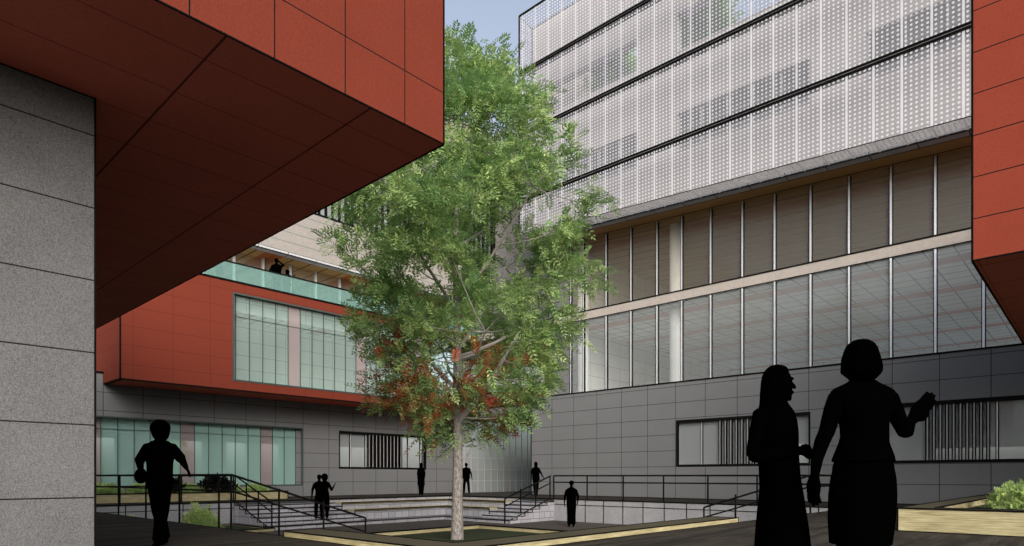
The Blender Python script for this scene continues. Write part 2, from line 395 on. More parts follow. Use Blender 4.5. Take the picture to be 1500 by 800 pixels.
x = MB(); x.wall(0, XR+.3, XR+.6, 21.58, 27.7, 9.302, 13.3); x.build('link_wall', 'grey_clad', rb)
wn_ = MB().rect(0, XR+.36, 22.1, 26.6, 5.85, 7.1, .03)
wo = wn_.build('window', 'black_metal', rb)
MB().quad((XR+.5,22.1,5.85),(XR+.5,26.6,5.85),(XR+.5,26.6,7.1),(XR+.5,22.1,7.1)).build('pane', 'glass_pink', wo)
MB().box(XR, XR+.6, 20.17, 21.57, ZB+.001, 8.868).build('pier', 'grey_clad', rb)
MB().box(XR, XR+.6, 20.17, 21.57, 9.302, zc(20.1)-.02).build('pier', 'grey_clad', rb)
MB().box(XR-.03, 47, -12, 28.9, 8.87, 9.30).build('floor_slab', 'beige_band', rb)
MB().box(XR+.02, 46.9, -12, 20.6, 8.84, 8.869).build('ceiling', 'ceiling_tiles', rb)
MB().box(XR+.46, 46.9, -12, 20.6, ZB-.1, ZB-.02).build('floor', 'interior_floor', rb)
x = MB(); x.wall(1, 20.6, 20.9, XR+.61, 47, ZB, 8.84); x.build('end_wall', 'interior', rb)
x = MB(); x.wall(1, 20.6, 20.9, XR+.61, 47, 9.3, 13.2, []); x.build('end_wall', 'interior', rb)
x = MB(); x.wall(0, 47, 47.3, -12, 20.6, ZB-.1, 13.0, [(-11, 20.3, 5.6, 8.6), (-11, 20.3, 9.9, 12.0)]); x.build('back_wall', 'interior', rb)
# sloping timber ceiling, running out past the glass, then the grey soffit
def slab_slope(m_, x0, x1, y0, y1, dz0, dz1):
    n = len(m_.v)
    m_.v += [(x0,y0,zc(y0)+dz0),(x1,y0,zc(y0)+dz0),(x1,y1,zc(y1)+dz0),(x0,y1,zc(y1)+dz0),(x0,y0,zc(y0)+dz1),(x1,y0,zc(y0)+dz1),(x1,y1,zc(y1)+dz1),(x0,y1,zc(y1)+dz1)]
    for q in ((0,3,2,1),(4,5,6,7),(0,1,5,4),(1,2,6,5),(2,3,7,6),(3,0,4,7)): m_.f.append(tuple(n+i for i in q))
    return m_
slab_slope(MB(), 25.3, 47, -12, 21.6, 0, .12).build('timber_ceiling', 'wood_ceiling', rb)
slab_slope(MB(), 24.83, 25.298, -12, 21.6, -.004, .12).build('soffit', 'soffit_grey', rb)
# columns
for (cx_, cy_) in ((27.15, 14.68), (27.15, 20.05)):
    for z0, z1 in ((ZB-.02, 8.84), (9.3, zc(cy_)+.02)):
        MB().bar((cx_,cy_,z0),(cx_,cy_,z1),.30,sides=28).build('column', 'round_column', rb, merge=True, smooth=False)
mulls = [20.12, 19.32, 17.94, 16.53, 15.14, 13.90, 12.53, 11.13, 9.8, 8.42, 7.05, 5.67, 4.32, 2.97, 1.6, .2]
for z0, z1f, gm in ((ZB, lambda y: 8.865, 'glass_clear'), (9.302, lambda y: zc(y), 'glass_brown')):
    for i, y in enumerate(mulls):
        mu = MB().box(XR-.02, XR+.10, y-.035, y+.035, z0, z1f(y)-.01).build('mullion', 'silver', rb)
        MB().box(XR-.022, XR+.12, y+.036, y+.062, z0, z1f(y)-.012).box(XR-.022, XR+.12, y-.056, y-.036, z0, z1f(y)-.012).build('gasket', 'trim', mu)
        if i+1 < len(mulls):
            y2 = mulls[i+1]
            MB().quad((XR+.05,y-.036,z0),(XR+.05,y2+.062,z0),(XR+.05,y2+.062,z1f(y2)-.01),(XR+.05,y-.036,z1f(y)-.01)).build('pane', gm, rb)
e = MB(); r_ = .022
e.bar((XR,-12,ZB),(XR,21.57,ZB),.028); e.bar((XR,20.17,ZB),(XR,20.17,12.9),.022); e.bar((XR,21.57,ZB),(XR,21.57,12.9),.025)
e.bar((XR-.03,-12,9.30),(XR-.03,21.57,9.30),.026); e.bar((XR-.03,-12,8.87),(XR-.03,21.57,8.87),.015)
e.bar((XR-.03,21.6,9.30),(XR-.03,28.9,9.30),.03)
e.bar((XR,22.8,0),(XR,22.8,ZB),.026); e.bar((XR,22.8,4.5),(XR,28.98,4.5),.02); e.bar((XR,21.6,4.93),(XR,28.98,4.93),.028)
e.bar((XR,-12,.02),(XR,22.8,.02),.016)
e.bar((24.82,-12,zc(-12)-.01),(24.82,21.6,zc(21.6)-.01),.026); e.bar((25.3,-12,zc(-12)),(25.3,21.6,zc(21.6)),.012)
e.build('edge_trim', 'trim', rb)

# passage glass wall continuing the left facade line
pw = MB()
pw.quad((XR+.2,29.0,0),(40,29.0,0),(40,29.0,4.44),(XR+.2,29.0,4.44))
gw = thing('glass_screen_wall', 'pale striped glass wall closing the passage between the two buildings', 'glass wall')
pw.build('pane', 'glass_pale', gw)
f_ = MB(); 
for i in range(24): f_.box(XR+.2+i*.59, XR+.225+i*.59, 28.96, 28.99, 0, 4.44)
for z in (.72, 1.44, 2.16, 2.88, 3.6): f_.box(XR+.2, 40, 28.965, 28.985, z, z+.015)
f_.build('frame', 'mull_grey', gw)
MB().box(XR+.16, XR+.2, 28.94, 29.0, 0, 4.44).build('post', 'trim', gw)

# windows with bars in the grey base
def barred_window(parent, axis, at, u0, u1, z0, z1, panes, bars, edge_w=.035):
    """panes: list of (u0,u1); bars: list of u"""
    P = (lambda a, b_, c_, d_, z_, Z_: (a, b_, c_, d_, z_, Z_)) if axis == 0 else (lambda a, b_, c_, d_, z_, Z_: (c_, d_, a, b_, z_, Z_))
    fr = MB()
    for (a, b_, za, zb) in ((u0, u1, z1-.13, z1), (u0, u1, z0, z0+.11), (u0, u0+.07, z0+.11, z1-.13), (u1-.07, u1, z0+.11, z1-.13)):
        fr.box(*P(at+.002, at+.16, a, b_, za, zb))
    for (a, b_) in panes:
        for c_ in (a, b_):
            if u0+.1 < c_ < u1-.1: fr.box(*P(at+.12, at+.2, c_-.045, c_+.045, z0+.11, z1-.13))
    win = fr.build('window', 'black_metal', parent)
    for c_ in sorted({b_ for a, b_ in panes}):
        if u0+.1 < c_ < u1-.1: MB().box(*P(at+.10, at+.118, c_-.016, c_+.016, z0+.112, z1-.132)).build('mullion', 'silver', win)
    for (a, b_) in panes:
        q = MB()
        if axis == 0: q.quad((at+.17,a,z0),(at+.17,b_,z0),(at+.17,b_,z1),(at+.17,a,z1))
        else: q.quad((a,at+.17,z0),(b_,at+.17,z0),(b_,at+.17,z1),(a,at+.17,z1))
        q.build('pane', 'glass_light', win)
    for c_ in bars:
        q = MB().box(*P(at+.03, at+.15, c_-.022, c_+.022, z0+.11, z1-.13))
        bo = q.build('bar', 'bar_grey', win)
        MB().box(*P(at+.028, at+.152, c_+.023, c_+.023+edge_w, z0+.11, z1-.13)).box(*P(at+.028, at+.152, c_-.023-edge_w*.6, c_-.023, z0+.11, z1-.13)).build('bar_edge', 'trim', bo)
    return win
barred_window(rb, 0, XR, w1[0], w1[1], w1[2], w1[3], [(8.5, 9.2), (9.2, 12.15), (12.15, 13.0), (13.0, 14.12)], [9.25+.24*i for i in range(13)])
barred_window(rb, 0, XR, w2[0], w2[1], w2[2], w2[3], [(.97, 2.62), (2.62, 4.6), (4.6, 5.8), (5.8, 6.83)], [2.85+.19*i for i in range(10)])
# rooms behind these windows
x = MB(); x.wall(0, 32.6, 32.8, 0, 22.4, -.02, 5.1, [(1.0, 5.5, .9, 2.2), (8.5, 13.5, .9, 2.6)]); x.box(XR+.46, 32.6, 0, 22.4, 4.0, 4.2); x.box(XR+.46, 32.6, 22.3, 22.45, 0, 4.0)
x.build('room_wall', 'interior', rb)

# ---- upper storeys: beige wall and perforated screen in front
XS = 23.88; XW = 24.86
up = thing('screened_upper_storeys', 'upper storeys wrapped in white dotted perforated screen crossed by slanting black bands', 'facade')
wA = (7.99, 13.41, 14.80, 16.44); wB = (.2, 6.15, 14.80, 16.48); wC = (15.29, 20.79, 14.82, 16.4)
oA = (15.31, 20.77, 19.12, 20.56); oB = (8.0, 13.43, 19.06, 20.7); oC = (.2, 6.15, 19.1, 20.7)
x = MB(); x.wall(0, XW, XW+.42, -12, 21.55, 13.25, 23.9, [wA, wB, wC, oA, oB, oC])
n0 = len(x.v); x.build('wall', 'beige_plain', up)
# wall foot following the sloped soffit
y0, y1 = -12, 21.55
q = MB(); n = 0
q.v = [(XW,y0,zc(y0)+.1),(XW,y1,zc(y1)+.1),(XW,y1,13.248),(XW,y0,13.248),(XW+.42,y0,zc(y0)+.1),(XW+.42,y1,zc(y1)+.1),(XW+.42,y1,13.248),(XW+.42,y0,13.248)]
q.f = [(0,1,2,3),(4,7,6,5),(0,4,5,1),(0,3,7,4),(1,5,6,2)]
q.build('wall_foot', 'beige_plain', up)
for (a, b_, c_, d_) in (wA, wB, wC):
    fr = MB().rect(0, XW+.1, a+.04, b_-.04, c_+.04, d_-.04, .04)
    k = int((b_-a)//1.35)
    for i in range(1, k+1): fr.box(XW+.06, XW+.14, a+i*(b_-a)/(k+1)-.03, a+i*(b_-a)/(k+1)+.03, c_+.08, d_-.08)
    f = fr.build('window', 'mull_grey', up)
    MB().quad((XW+.12,a,c_),(XW+.12,b_,c_),(XW+.12,b_,d_),(XW+.12,a,d_)).build('pane', 'glass_clear', f)
tr = MB()
for hh in (wA, wB, wC, oA, oB, oC): tr.rect(0, XW-.01, hh[0], hh[1], hh[2], hh[3], .02)
tr.build('opening_trim', 'mull_grey', up)
MB().box(XW+.43, 32, -12, 21.5, 17.8, 18.1).build('terrace_slab', 'beige_plain', up)
MB().box(XW+.43, 32, -12, 21.5, 14.45, 14.6).build('terrace_slab', 'beige_plain', up)
MB().box(28.3, 31.5, 21.2, 24.5, 14, 23.8).build('stair_core', 'beige', up)
MB().box(XW+3.4, XW+3.6, -12, 21.5, 14.6, 17.8).build('inner_wall', 'interior', up)
# screen: three bands of panels, return at the far end, underside
ybl = 21.58
zb = [14.68, 14.88, 17.96, 18.16, 21.06, 21.26, 24.05]
def screen_sheet(nm, z0, z1, slope=False):
    q = MB(); z00 = (lambda y: zc(y)-.02) if slope else (lambda y: z0)
    t_ = .012
    q.v = [(XS,-12,z00(-12)),(XS,ybl,z00(ybl)),(XS,ybl,z1),(XS,-12,z1),(XS+t_,-12,z00(-12)),(XS+t_,ybl,z00(ybl)),(XS+t_,ybl,z1),(XS+t_,-12,z1)]
    q.f = [(0,1,2,3)]
    return q.build(nm, 'screen', up)
screen_sheet('screen_panel', 0, zb[0], True); screen_sheet('screen_panel', zb[1], zb[2]); screen_sheet('screen_panel', zb[3], zb[4]); screen_sheet('screen_panel', zb[5], zb[6])
q = MB(); q.quad((XS,-12,zc(-12)-.02),(XW-.03,-12,zc(-12)-.02),(XW-.03,ybl,zc(ybl)-.02),(XS,ybl,zc(ybl)-.02)); q.build('screen_underside', 'screen', up)
for z0, z1 in ((zc(ybl), zb[0]), (zb[1], zb[2]), (zb[3], zb[4]), (zb[5], zb[6])):
    MB().quad((XS,ybl,z0),(XW+.4,ybl,z0),(XW+.4,ybl,z1),(XS,ybl,z1)).build('screen_return', 'screen', up)
for k in (0, 2, 4):
    zm = (zb[k]+zb[k+1])/2
    bd = MB().box(XS+.04, XS+.34, -12, ybl, zm-.05, zm+.05).build('walkway', 'trim', up)
    MB().box(XS-.03, XS+.03, -12, ybl+.02, zb[k]+.0, zb[k]+.085).box(XS-.03, XS+.03, -12, ybl+.02, zb[k+1]-.085, zb[k+1]).build('channel', 'trim', bd)
    MB().box(XS-.01, XS+.02, -12, ybl, zb[k]+.086, zb[k+1]-.086).build('channel_web', 'bar_grey', bd)
e = MB(); e.bar((XS,ybl,zc(ybl)),(XS,ybl,zb[6]),.03); e.bar((XS,-12,zb[6]),(XS,ybl,zb[6]),.035); e.bar((XS,-12,zc(-12)-.02),(XS,ybl,zc(ybl)-.02),.012)
e.bar((XW-.02,ybl,16),(XW-.02,ybl,23.9),.018); e.bar((XW-.02,-12,23.9),(XW-.02,ybl,23.9),.018); e.bar((XW-.02,ybl,23.9),(XS,ybl,zb[6]),.012)
e.build('edge_trim', 'trim', up)

# ------------------------------------------------------------------ left building
YL = 29.0; YF = 26.95
lb = thing('red_box_building', 'grey building with a long projecting dark red box storey and a glass balcony above', 'building')
L1 = (-14.0, 16.21, .58, 3.36); L2 = (18.24, 24.04, 1.39, 3.36)
x = MB(); x.wall(1, YL, YL+.4, -20, XR+.16, 0, 5.1, [L1, L2]); x.build('base_wall', 'grey_clad', lb)
BX0, BX1 = 7.66, 27.45; ZT = 9.21
wn_ = (11.89, 26.9, 5.06, 8.73)
x = MB(); x.wall(1, YF, YF+.3, BX0, BX1, ZS, ZT, [wn_]); x.build('red_front', 'red_clad', lb)
x = MB(); x.box(BX0,BX0+.2,YF+.3,YL-.002,ZS,ZT); x.box(BX0,BX0+.2,YL-.002,34,5.102,ZT); x.build('red_side', 'red_clad', lb)
MB().box(BX1-.2,BX1,YF+.3,YL-.002,ZS,ZT).build('red_side', 'red_clad', lb)
MB().box(BX0+.202, BX1-.202, YF+.302, YL-.004, ZS-.002, ZS+.03).build('red_soffit', 'red_under', lb)
MB().box(BX0+.01, BX1-.01, YF+.3, 36, ZT-.25, ZT-.003).build('balcony_floor', 'ceiling_tiles', lb)
MB().box(BX0+.01, BX1-.01, YL+.41, 36, 4.6, 5.05).build('floor_slab', 'interior_floor', lb)
# long box window
fr = MB().rect(1, YF+.02, *wn_[:2], *wn_[2:], .035)
for i in range(26):
    xx = 12.05 + .595*i
    if xx < 26.8: fr.box(xx-.008, xx+.008, YF+.13, YF+.17, wn_[2], wn_[3])
fr.box(wn_[0], wn_[1], YF+.135, YF+.165, 7.785, 7.795)
win = fr.build('window', 'teal_frame', lb)
for i in range(-1, 25):
    a = max(12.05 + .595*i, wn_[0]); b_ = min(12.05 + .595*(i+1), wn_[1])
    MB().quad((a,YF+.18,wn_[2]),(b_,YF+.18,wn_[2]),(b_,YF+.18,wn_[3]),(a,YF+.18,wn_[3])).build('pane', 'glass_pink' if i % 6 == 4 else 'glass_green', win)
MB().box(BX0+.3, BX1-.3, 32.5, 32.7, 5.05, 8.9).build('room_wall', 'interior', lb)
MB().box(BX0+.3, BX1-.3, YF+.9, YF+1.0, 8.2, 8.9).build('ceiling_drop', 'interior', lb)
# ground floor window
fr = MB().rect(1, YL+.02, *L1[:2], *L1[2:], .03)
xs_ = [15.96 - .5, 15.96]
xx = 15.6
edges_ = [16.21-.0]
pos = [15.96]
while pos[-1] > -13: pos.append(pos[-1] - .595)
for xx in pos: fr.box(xx-.008, xx+.008, YL+.22, YL+.26, L1[2], L1[3])
fr.box(L1[0], 15.96, YL+.225, YL+.255, 2.9, 2.908)
win = fr.build('window', 'teal_frame', lb)
for i in range(len(pos)-1):
    MB().quad((pos[i+1],YL+.27,L1[2]),(pos[i],YL+.27,L1[2]),(pos[i],YL+.27,L1[3]),(pos[i+1],YL+.27,L1[3])).build('pane', 'glass_pink' if i % 6 == 2 else 'glass_aqua', win)
MB().box(15.97, 16.2, YL+.2, YL+.3, L1[2], L1[3]).build('jamb_panel', 'grey_clad', lb)
x = MB(); x.wall(1, 36, 36.2, -14, 27, 0, 4.5, [(2,6,1.2,2.9),(7.5,10,1.2,2.9),(11.6,14.2,1.2,2.9),(15.5,16.6,1.2,2.9),(17.5,18.6,1.2,2.9),(21,25,1.2,2.9)]); x.build('back_wall', 'interior', lb)
MB().box(-14, 27, YL+.41, 36, 4.2, 4.4).build('ceiling', 'interior', lb)
barred_window(lb, 1, YL, *L2, [(18.3,19.0),(19.0,19.95),(19.95,22.2),(22.2,22.8),(22.8,23.7)], [20.12+.235*i for i in range(10)], edge_w=.06)
# balcony level
x = MB()
for xx in [12.83+1.37*i for i in range(-4, 11)]:
    mu = MB().box(xx-.05, xx+.05, YL-.02, YL+.12, ZT, 11.23).build('mullion', 'silver', lb)
    MB().box(xx+.051, xx+.08, YL-.022, YL+.122, ZT, 11.23).build('gasket', 'trim', mu)
MB().quad((BX0,YL+.05,ZT),(BX1,YL+.05,ZT),(BX1,YL+.05,11.24),(BX0,YL+.05,11.24)).build('pane', 'glass_brown', lb)
MB().box(-20, 29.5, 28.15, 36, 11.25, 11.36).build('timber_ceiling', 'wood_ceiling', lb)
MB().box(-20, 29.5, 27.76, 28.149, 11.245, 11.36).build('soffit', 'soffit_grey', lb)
MB().box(BX0, BX1, 35, 35.2, ZT, 11.2).build('room_wall', 'interior', lb)
x = MB(); x.wall(1, 27.76, 28.1, -20, 36, 11.362, 22, [(15.6, 28.5, 13.52, 17.6)]); x.build('upper_wall', 'beige', lb)
fr = MB().rect(1, 27.80, 15.64, 28.46, 13.56, 17.56, .05)
win = fr.build('window', 'black_metal', lb)
MB().quad((15.6,28.0,13.5),(28.5,28.0,13.5),(28.5,28.0,17.6),(15.6,28.0,17.6)).build('pane', 'glass_clear', win)
for i in range(34): MB().box(16.05+.37*i-.045, 16.05+.37*i+.045, 27.78, 27.9, 13.6, 17.5).build('bar', 'black_metal', win)
MB().box(BX0, 35, 31, 31.2, 11.4, 21.9).build('room_wall', 'interior', lb)
gb = MB().box(BX0+.05, BX1-.05, YF+.06, YF+.075, ZT+.004, 10.0).build('glass_balustrade', 'glass_balustrade', lb)
MB().bar((BX0,YF+.067,10.02),(BX1,YF+.067,10.02),.028).build('handrail', 'black_metal', gb)
e = MB(); e.bar((BX0,YF,ZT),(BX1,YF,ZT),.035); e.bar((BX0,YF,ZS),(BX0,YF,ZT),.022); e.bar((BX0,YF,ZS),(BX1,YF,ZS),.02); e.bar((BX1,YF,ZS),(BX1,YF,ZT),.02)
e.bar((BX0,YL-.01,5.1),(-20,YL-.01,5.1),.025); e.bar((BX0,YF,ZS),(BX0,YL,ZS),.018); e.bar((-20,27.755,11.25),(29.5,27.755,11.25),.02); e.bar((-20,YL-.01,.015),(XR+.1,YL-.01,.015),.012)
e.build('edge_trim', 'trim', lb)

# ------------------------------------------------------------------ retaining walls, steps, terraces
RZ = S/7; TD = .49
def granite(nm, label, axis, at, u0, u1, us):
    t = thing(nm, label, 'retaining wall', 'granite retaining walls round the sunken court')
    if axis == 0: MB().box(at+.002, at+.25, u0, u1, S-.1, -.004).build('wall_slab', 'granite', t)
    else: MB().box(u0, u1, at+.002, at+.25, S-.1, -.004).build('wall_slab', 'granite', t)
    e = MB()
    P = (lambda u, z: (at, u, z)) if axis == 0 else (lambda u, z: (u, at, z))
    for u in us: e.bar(P(u, S), P(u, -.02), .014)
    e.bar(P(u0, -.24), P(u1, -.24), .013); e.bar(P(u0, -.008), P(u1, -.008), .022)
    e.build('joint_trim', 'trim', t)
    return t
granite('retaining_wall', 'speckled granite retaining wall below the long straight railing on the right', 0, CX1, CY0, 18.1, [18.27-.945*i for i in range(1, 13)])
granite('retaining_wall', 'speckled granite retaining wall behind the walking figure on the left', 1, CY1, CX0, 11.1, [11.1-.95*i for i in range(0, 6)])
t = thing('retaining_wall', 'granite face holding up the near deck edge beside the pale timber kerb', 'retaining wall', 'granite retaining walls round the sunken court')
MB().box(CX0-.25, CX0-.002, CY0, CY1, S-.1, -.004).box(CX0-.25, CX1, CY0-.25, CY0-.002, S-.1, -.004).build('wall_slab', 'granite', t)
e = MB(); e.bar((CX0,9.9,-.006),(CX0,CY1,-.006),.013); e.bar((13.6,CY0,-.006),(CX1,CY0,-.006),.013); e.bar((CX0,9.9,-.10),(CX0,CY1,-.10),.008)
e.build('joint_trim', 'trim', t)

def stairs(label, fn, w0, w1):
    """fn(d,w) -> (x,y): d = distance down the flight, w = across"""
    t = thing('stone_stairs', label, 'stairs', 'stone stairs down to the sunken court')
    e = MB()
    for k in range(1, 7):
        (xa, ya), (xb, yb) = fn((k-1)*TD, w0), fn(k*TD-.0, w1)
        MB().box(min(xa,xb), max(xa,xb), min(ya,yb), max(ya,yb), S, RZ*k).build('step', 'stone', t)
        (xa, ya), (xb, yb) = fn(k*TD, w0), fn(k*TD, w1)
        e.bar((xa,ya,RZ*k-.012), (xb,yb,RZ*k-.012), .018)
        (xc, yc) = fn((k-1)*TD, w0); e.bar((xc,yc,RZ*k), (xa,ya,RZ*k), .012); e.bar((xa,ya,RZ*k), (xa,ya,RZ*(k+1)), .012)
    e.build('nosing', 'trim', t)
    return t
stairs('broad stone stairs on the left with the couple standing on them', lambda d, w: (w, CY1-d), 11.1, 15.3)
stairs('narrower stone stairs at the far right corner beside the timber benches', lambda d, w: (CX1-d, w), 18.1, 20.2)
stairs('near left stone stairs dropping from the deck between kerb end and black rail', lambda d, w: (CX0+d, w), 12.2, 9.94)
stairs('near right stone stairs dropping from the deck past the kerb end', lambda d, w: (w, CY0+d), 18.0, 13.6)

# seating tiers round the far corner
tt = thing('seating_tiers', 'stepped stone seating tiers with pale timber benches round the far corner of the court', 'seating')
lev = [(RZ*1, 2*TD, True), (RZ*3, 4*TD, True), (RZ*6, 6*TD, False)]
prev = 0
for z, d, bench in lev:
    y1_, y0_ = CY1-prev, CY1-d; x1_, x0_ = CX1-prev, CX1-d
    a = MB().box(15.302, x0_, y0_, y1_, S, z-(.055 if bench else 0)).box(x0_, x1_, 20.202, y1_, S, z-(.055 if bench else 0)).build('tier', 'stone', tt)
    if bench:
        MB().box(15.302, x0_-.03, y0_-.03, y1_, z-.054, z).box(x0_-.03, x1_, 20.202, y1_, z-.054, z).build('bench_board', 'timber', tt)
        e = MB(); e.bar((15.3,y0_-.03,z),(x0_-.03,y0_-.03,z),.022); e.bar((x0_-.03,20.2,z),(x0_-.03,y0_-.03,z),.022)
        e.bar((15.3,y0_-.03,z),(15.3,y0_-.03,z-.26),.012); e.bar((x0_-.03,20.2,z),(x0_-.03,20.2,z-.26),.012); e.bar((15.3,y0_-.03,z-.055),(x0_-.03,y0_-.03,z-.055),.008); e.bar((x0_-.03,20.2,z-.055),(x0_-.03,y0_-.03,z-.055),.008)
    else:
        e = MB(); e.bar((11.1,y0_,z),(x0_,y0_,z),.018); e.bar((x0_,18.1,z),(x0_,y0_,z),.018)
    e.build('edge_trim', 'trim', tt); prev = d
e = MB(); e.bar((11.1,CY1,-.005),(CX1,CY1,-.005),.028); e.bar((CX1,18.1,-.005),(CX1,CY1,-.005),.028); e.bar((CX1,CY1,-.02),(CX1,CY1,RZ),.015)
e.build('edge_trim', 'trim', tt)
MB().box(15.3, CX1, CY1+.002, CY1+.2, S, -.004).box(CX1+.002, CX1+.2, 20.2, CY1, S, -.004).build('back_wall', 'stone', tt)

# low pale kerb in an L
k = thing('timber_kerb', 'low L shaped kerb with pale timber face at the near edge of the sunken court', 'kerb')
x = MB(); x.box(CX0-.08, 5.86, CY0, 9.94, .003, .09); x.box(5.86, 13.6, CY0, 6.48, .003, .09)
x.build('timber_body', 'timber', k)
MB().box(CX0-.08, 5.86, CY0, 9.94, .0901, .1).box(5.86, 13.6, CY0, 6.48, .0901, .1).build('top_board', 'kerb_top', k)
MB().box(CX0+.002, 5.85, CY0+.002, 9.93, S, .002).box(5.86, 13.59, CY0+.002, 6.47, S, .002).build('footing', 'granite', k)
e = MB(); z=.1
for a, b_ in (((CX0-.08,9.94),(CX0-.08,CY0)), ((CX0-.08,CY0),(13.6,CY0)), ((13.6,CY0),(13.6,6.48)), ((13.6,6.48),(5.86,6.48)), ((5.86,6.48),(5.86,9.94)), ((5.86,9.94),(CX0-.08,9.94))):
    e.bar((*a,z),(*b_,z),.009)
for p_ in ((CX0-.08,9.94),(CX0-.08,CY0),(13.6,CY0)): e.bar((*p_,0),(*p_,z),.009)
e.bar((CX0-.08,9.94,.004),(CX0-.08,CY0,.004),.007); e.bar((CX0-.08,CY0,.004),(13.6,CY0,.004),.007)
e.build('edge_trim', 'trim', k)

def planter(nm, label, x0, x1, y0, y1, z0, z1, rim=.12, drop=.08, lw=.012, top='kerb_top'):
    t = thing(nm, label, 'planter', 'timber edged planters')
    b_ = MB()
    b_.box(x0,x1,y0,y0+rim,z0,z1); b_.box(x0,x1,y1-rim,y1,z0,z1); b_.box(x0,x0+rim,y0+rim,y1-rim,z0,z1); b_.box(x1-rim,x1,y0+rim,y1-rim,z0,z1)
    b_.build('timber_side', 'timber', t)
    c_ = MB(); zz=z1+.001; zt=z1+.012
    c_.box(x0,x1,y0,y0+rim,zz,zt); c_.box(x0,x1,y1-rim,y1,zz,zt); c_.box(x0,x0+rim,y0+rim,y1-rim,zz,zt); c_.box(x1-rim,x1,y0+rim,y1-rim,zz,zt)
    c_.build('capping', top, t)
    MB().box(x0+rim,x1-rim,y0+rim,y1-rim,z0,z1-drop).build('soil', 'soil', t)
    e = MB()
    for (xa,xb,ya,yb) in ((x0,x1,y0,y1),(x0+rim,x1-rim,y0+rim,y1-rim)):
        e.bar((xa,ya,zt),(xb,ya,zt),lw); e.bar((xb,ya,zt),(xb,yb,zt),lw); e.bar((xb,yb,zt),(xa,yb,zt),lw); e.bar((xa,yb,zt),(xa,ya,zt),lw)
    for (xa,ya) in ((x0,y0),(x1,y0),(x0,y1),(x1,y1)): e.bar((xa,ya,z0),(xa,ya,zt),lw)
    e.bar((x0,y0,z0+.006),(x1,y0,z0+.006),lw*.8); e.bar((x0,y0,z0+.006),(x0,y1,z0+.006),lw*.8)
    e.build('edge_trim', 'trim', t)
    return t
planter('timber_planter', 'low square planter of dark soil round the foot of the big tree', 8.45, 13.9, 9.2, 14.25, S, -.50, rim=.14, drop=.09, lw=.012)
planter('timber_planter', 'raised pale timber planter on the deck at the right edge behind the taller woman', 13.43, 25.4, -6, 2.8, 0, .41, rim=.5, drop=.13, lw=.014)
planter('timber_planter', 'long pale timber planter on the upper terrace under the green glazing', -6, 14.15, 26.6, 28.6, 0, .34, rim=.14, drop=.06, lw=.02)
t = planter('timber_planter', 'sunken planting bed with a low pale edge beside the left stairs', CX0+.02, 11.08, 21.75, CY1-.02, S, S+.1, rim=.14, drop=.03, lw=.012)

# ------------------------------------------------------------------ railings
def railing(label, pts, posts, mid=.33, low=None, r=.022, h=1.03):
    """pts: floor polyline; posts: list of floor points"""
    t = thing('railing', label, 'railing', 'black metal railings round the sunken court')
    up_ = lambda p_, dz: (p_[0], p_[1], p_[2]+dz)
    MB().path([up_(p_, h) for p_ in pts], r, 8).build('handrail', 'black_metal', t)
    MB().path([up_(p_, h-mid) for p_ in pts], r*.85, 8).build('mid_rail', 'black_metal', t)
    if low is not None: MB().path([up_(p_, low) for p_ in low_pts(pts)], r*.8, 8).build('bottom_rail', 'black_metal', t)
    for p_ in posts:
        MB().bar(p_, up_(p_, h), r, sides=8).build('post', 'black_metal', t)
    return t
def low_pts(p): return p
ye = 12.2
railing('near black deck railing in front of the walking figure', [(5.34,40,0),(5.34,ye,0)], [(5.34,y,0) for y in (27.2,25.1,23.1,21.0,18.92,16.86,14.77,12.75,ye)], mid=.31, r=.021)
railing('black stair rail running down from the near left deck corner to the kerb', [(5.34,ye-.02,0),(5.34+3.0,ye-.02,S)], [(5.34+.95,ye-.02,RZ*2),(5.34+1.95,ye-.02,RZ*4-.0),(5.34+3.0,ye-.02,S)], mid=.31, r=.021)
railing('far left black railing along the granite wall top with the left stairs beyond', [(-6,CY1+.1,0),(11.12,CY1+.1,0)], [(x_,CY1+.1,0) for x_ in (1.1,3.1,5.1,7.15,9.18,11.12)], mid=.38, r=.030)
railing('steep black rail down the left edge of the broad left stairs', [(11.14,CY1,0),(11.14,CY1-3.0,S)], [(11.14,CY1-.02,0),(11.14,CY1-.98,RZ*2),(11.14,CY1-1.96,RZ*4),(11.14,CY1-3.0,S)], mid=.36, low=.02, r=.028)
railing('long straight black railing on the right terrace edge above the granite wall', [(CX1+.1,18.2,0),(CX1+.1,6.0,0)], [(CX1+.1,y,0) for y in (18.2,16.36,14.54,12.69,10.85,9.01,7.2)], mid=.29, r=.032)
railing('black rail down the far right stairs beside the timber benches', [(CX1+.05,18.34,0),(CX1-2.95,18.34,S)], [(CX1+.05,18.38,0),(CX1-.98,18.34,RZ*2),(CX1-1.96,18.34,RZ*4),(CX1-2.95,18.34,S)], mid=.32, low=.02, r=.032)
railing('black rail down the near right stairs behind the two women', [(22.3,CY0-.06,0),(18.05,CY0-.06,0),(18.05,CY0+2.98,S)], [(20.2,CY0-.06,0),(18.05,CY0-.06,0),(18.05,CY0+1.0,RZ*2),(18.05,CY0+2.0,RZ*4),(18.05,CY0+2.98,S)], mid=.30, r=.027)

# ------------------------------------------------------------------ foliage
def leaflet(V, F, c, d, n, ln, wd):
    s_ = d.cross(n); s_.normalize(); k_ = len(V)
    m_ = c + d*ln*.45
    V += [tuple(c), tuple(m_ + s_*wd - n*wd*.25), tuple(c + d*ln), tuple(m_ - s_*wd - n*wd*.25)]
    F.append((k_, k_+1, k_+2, k_+3))

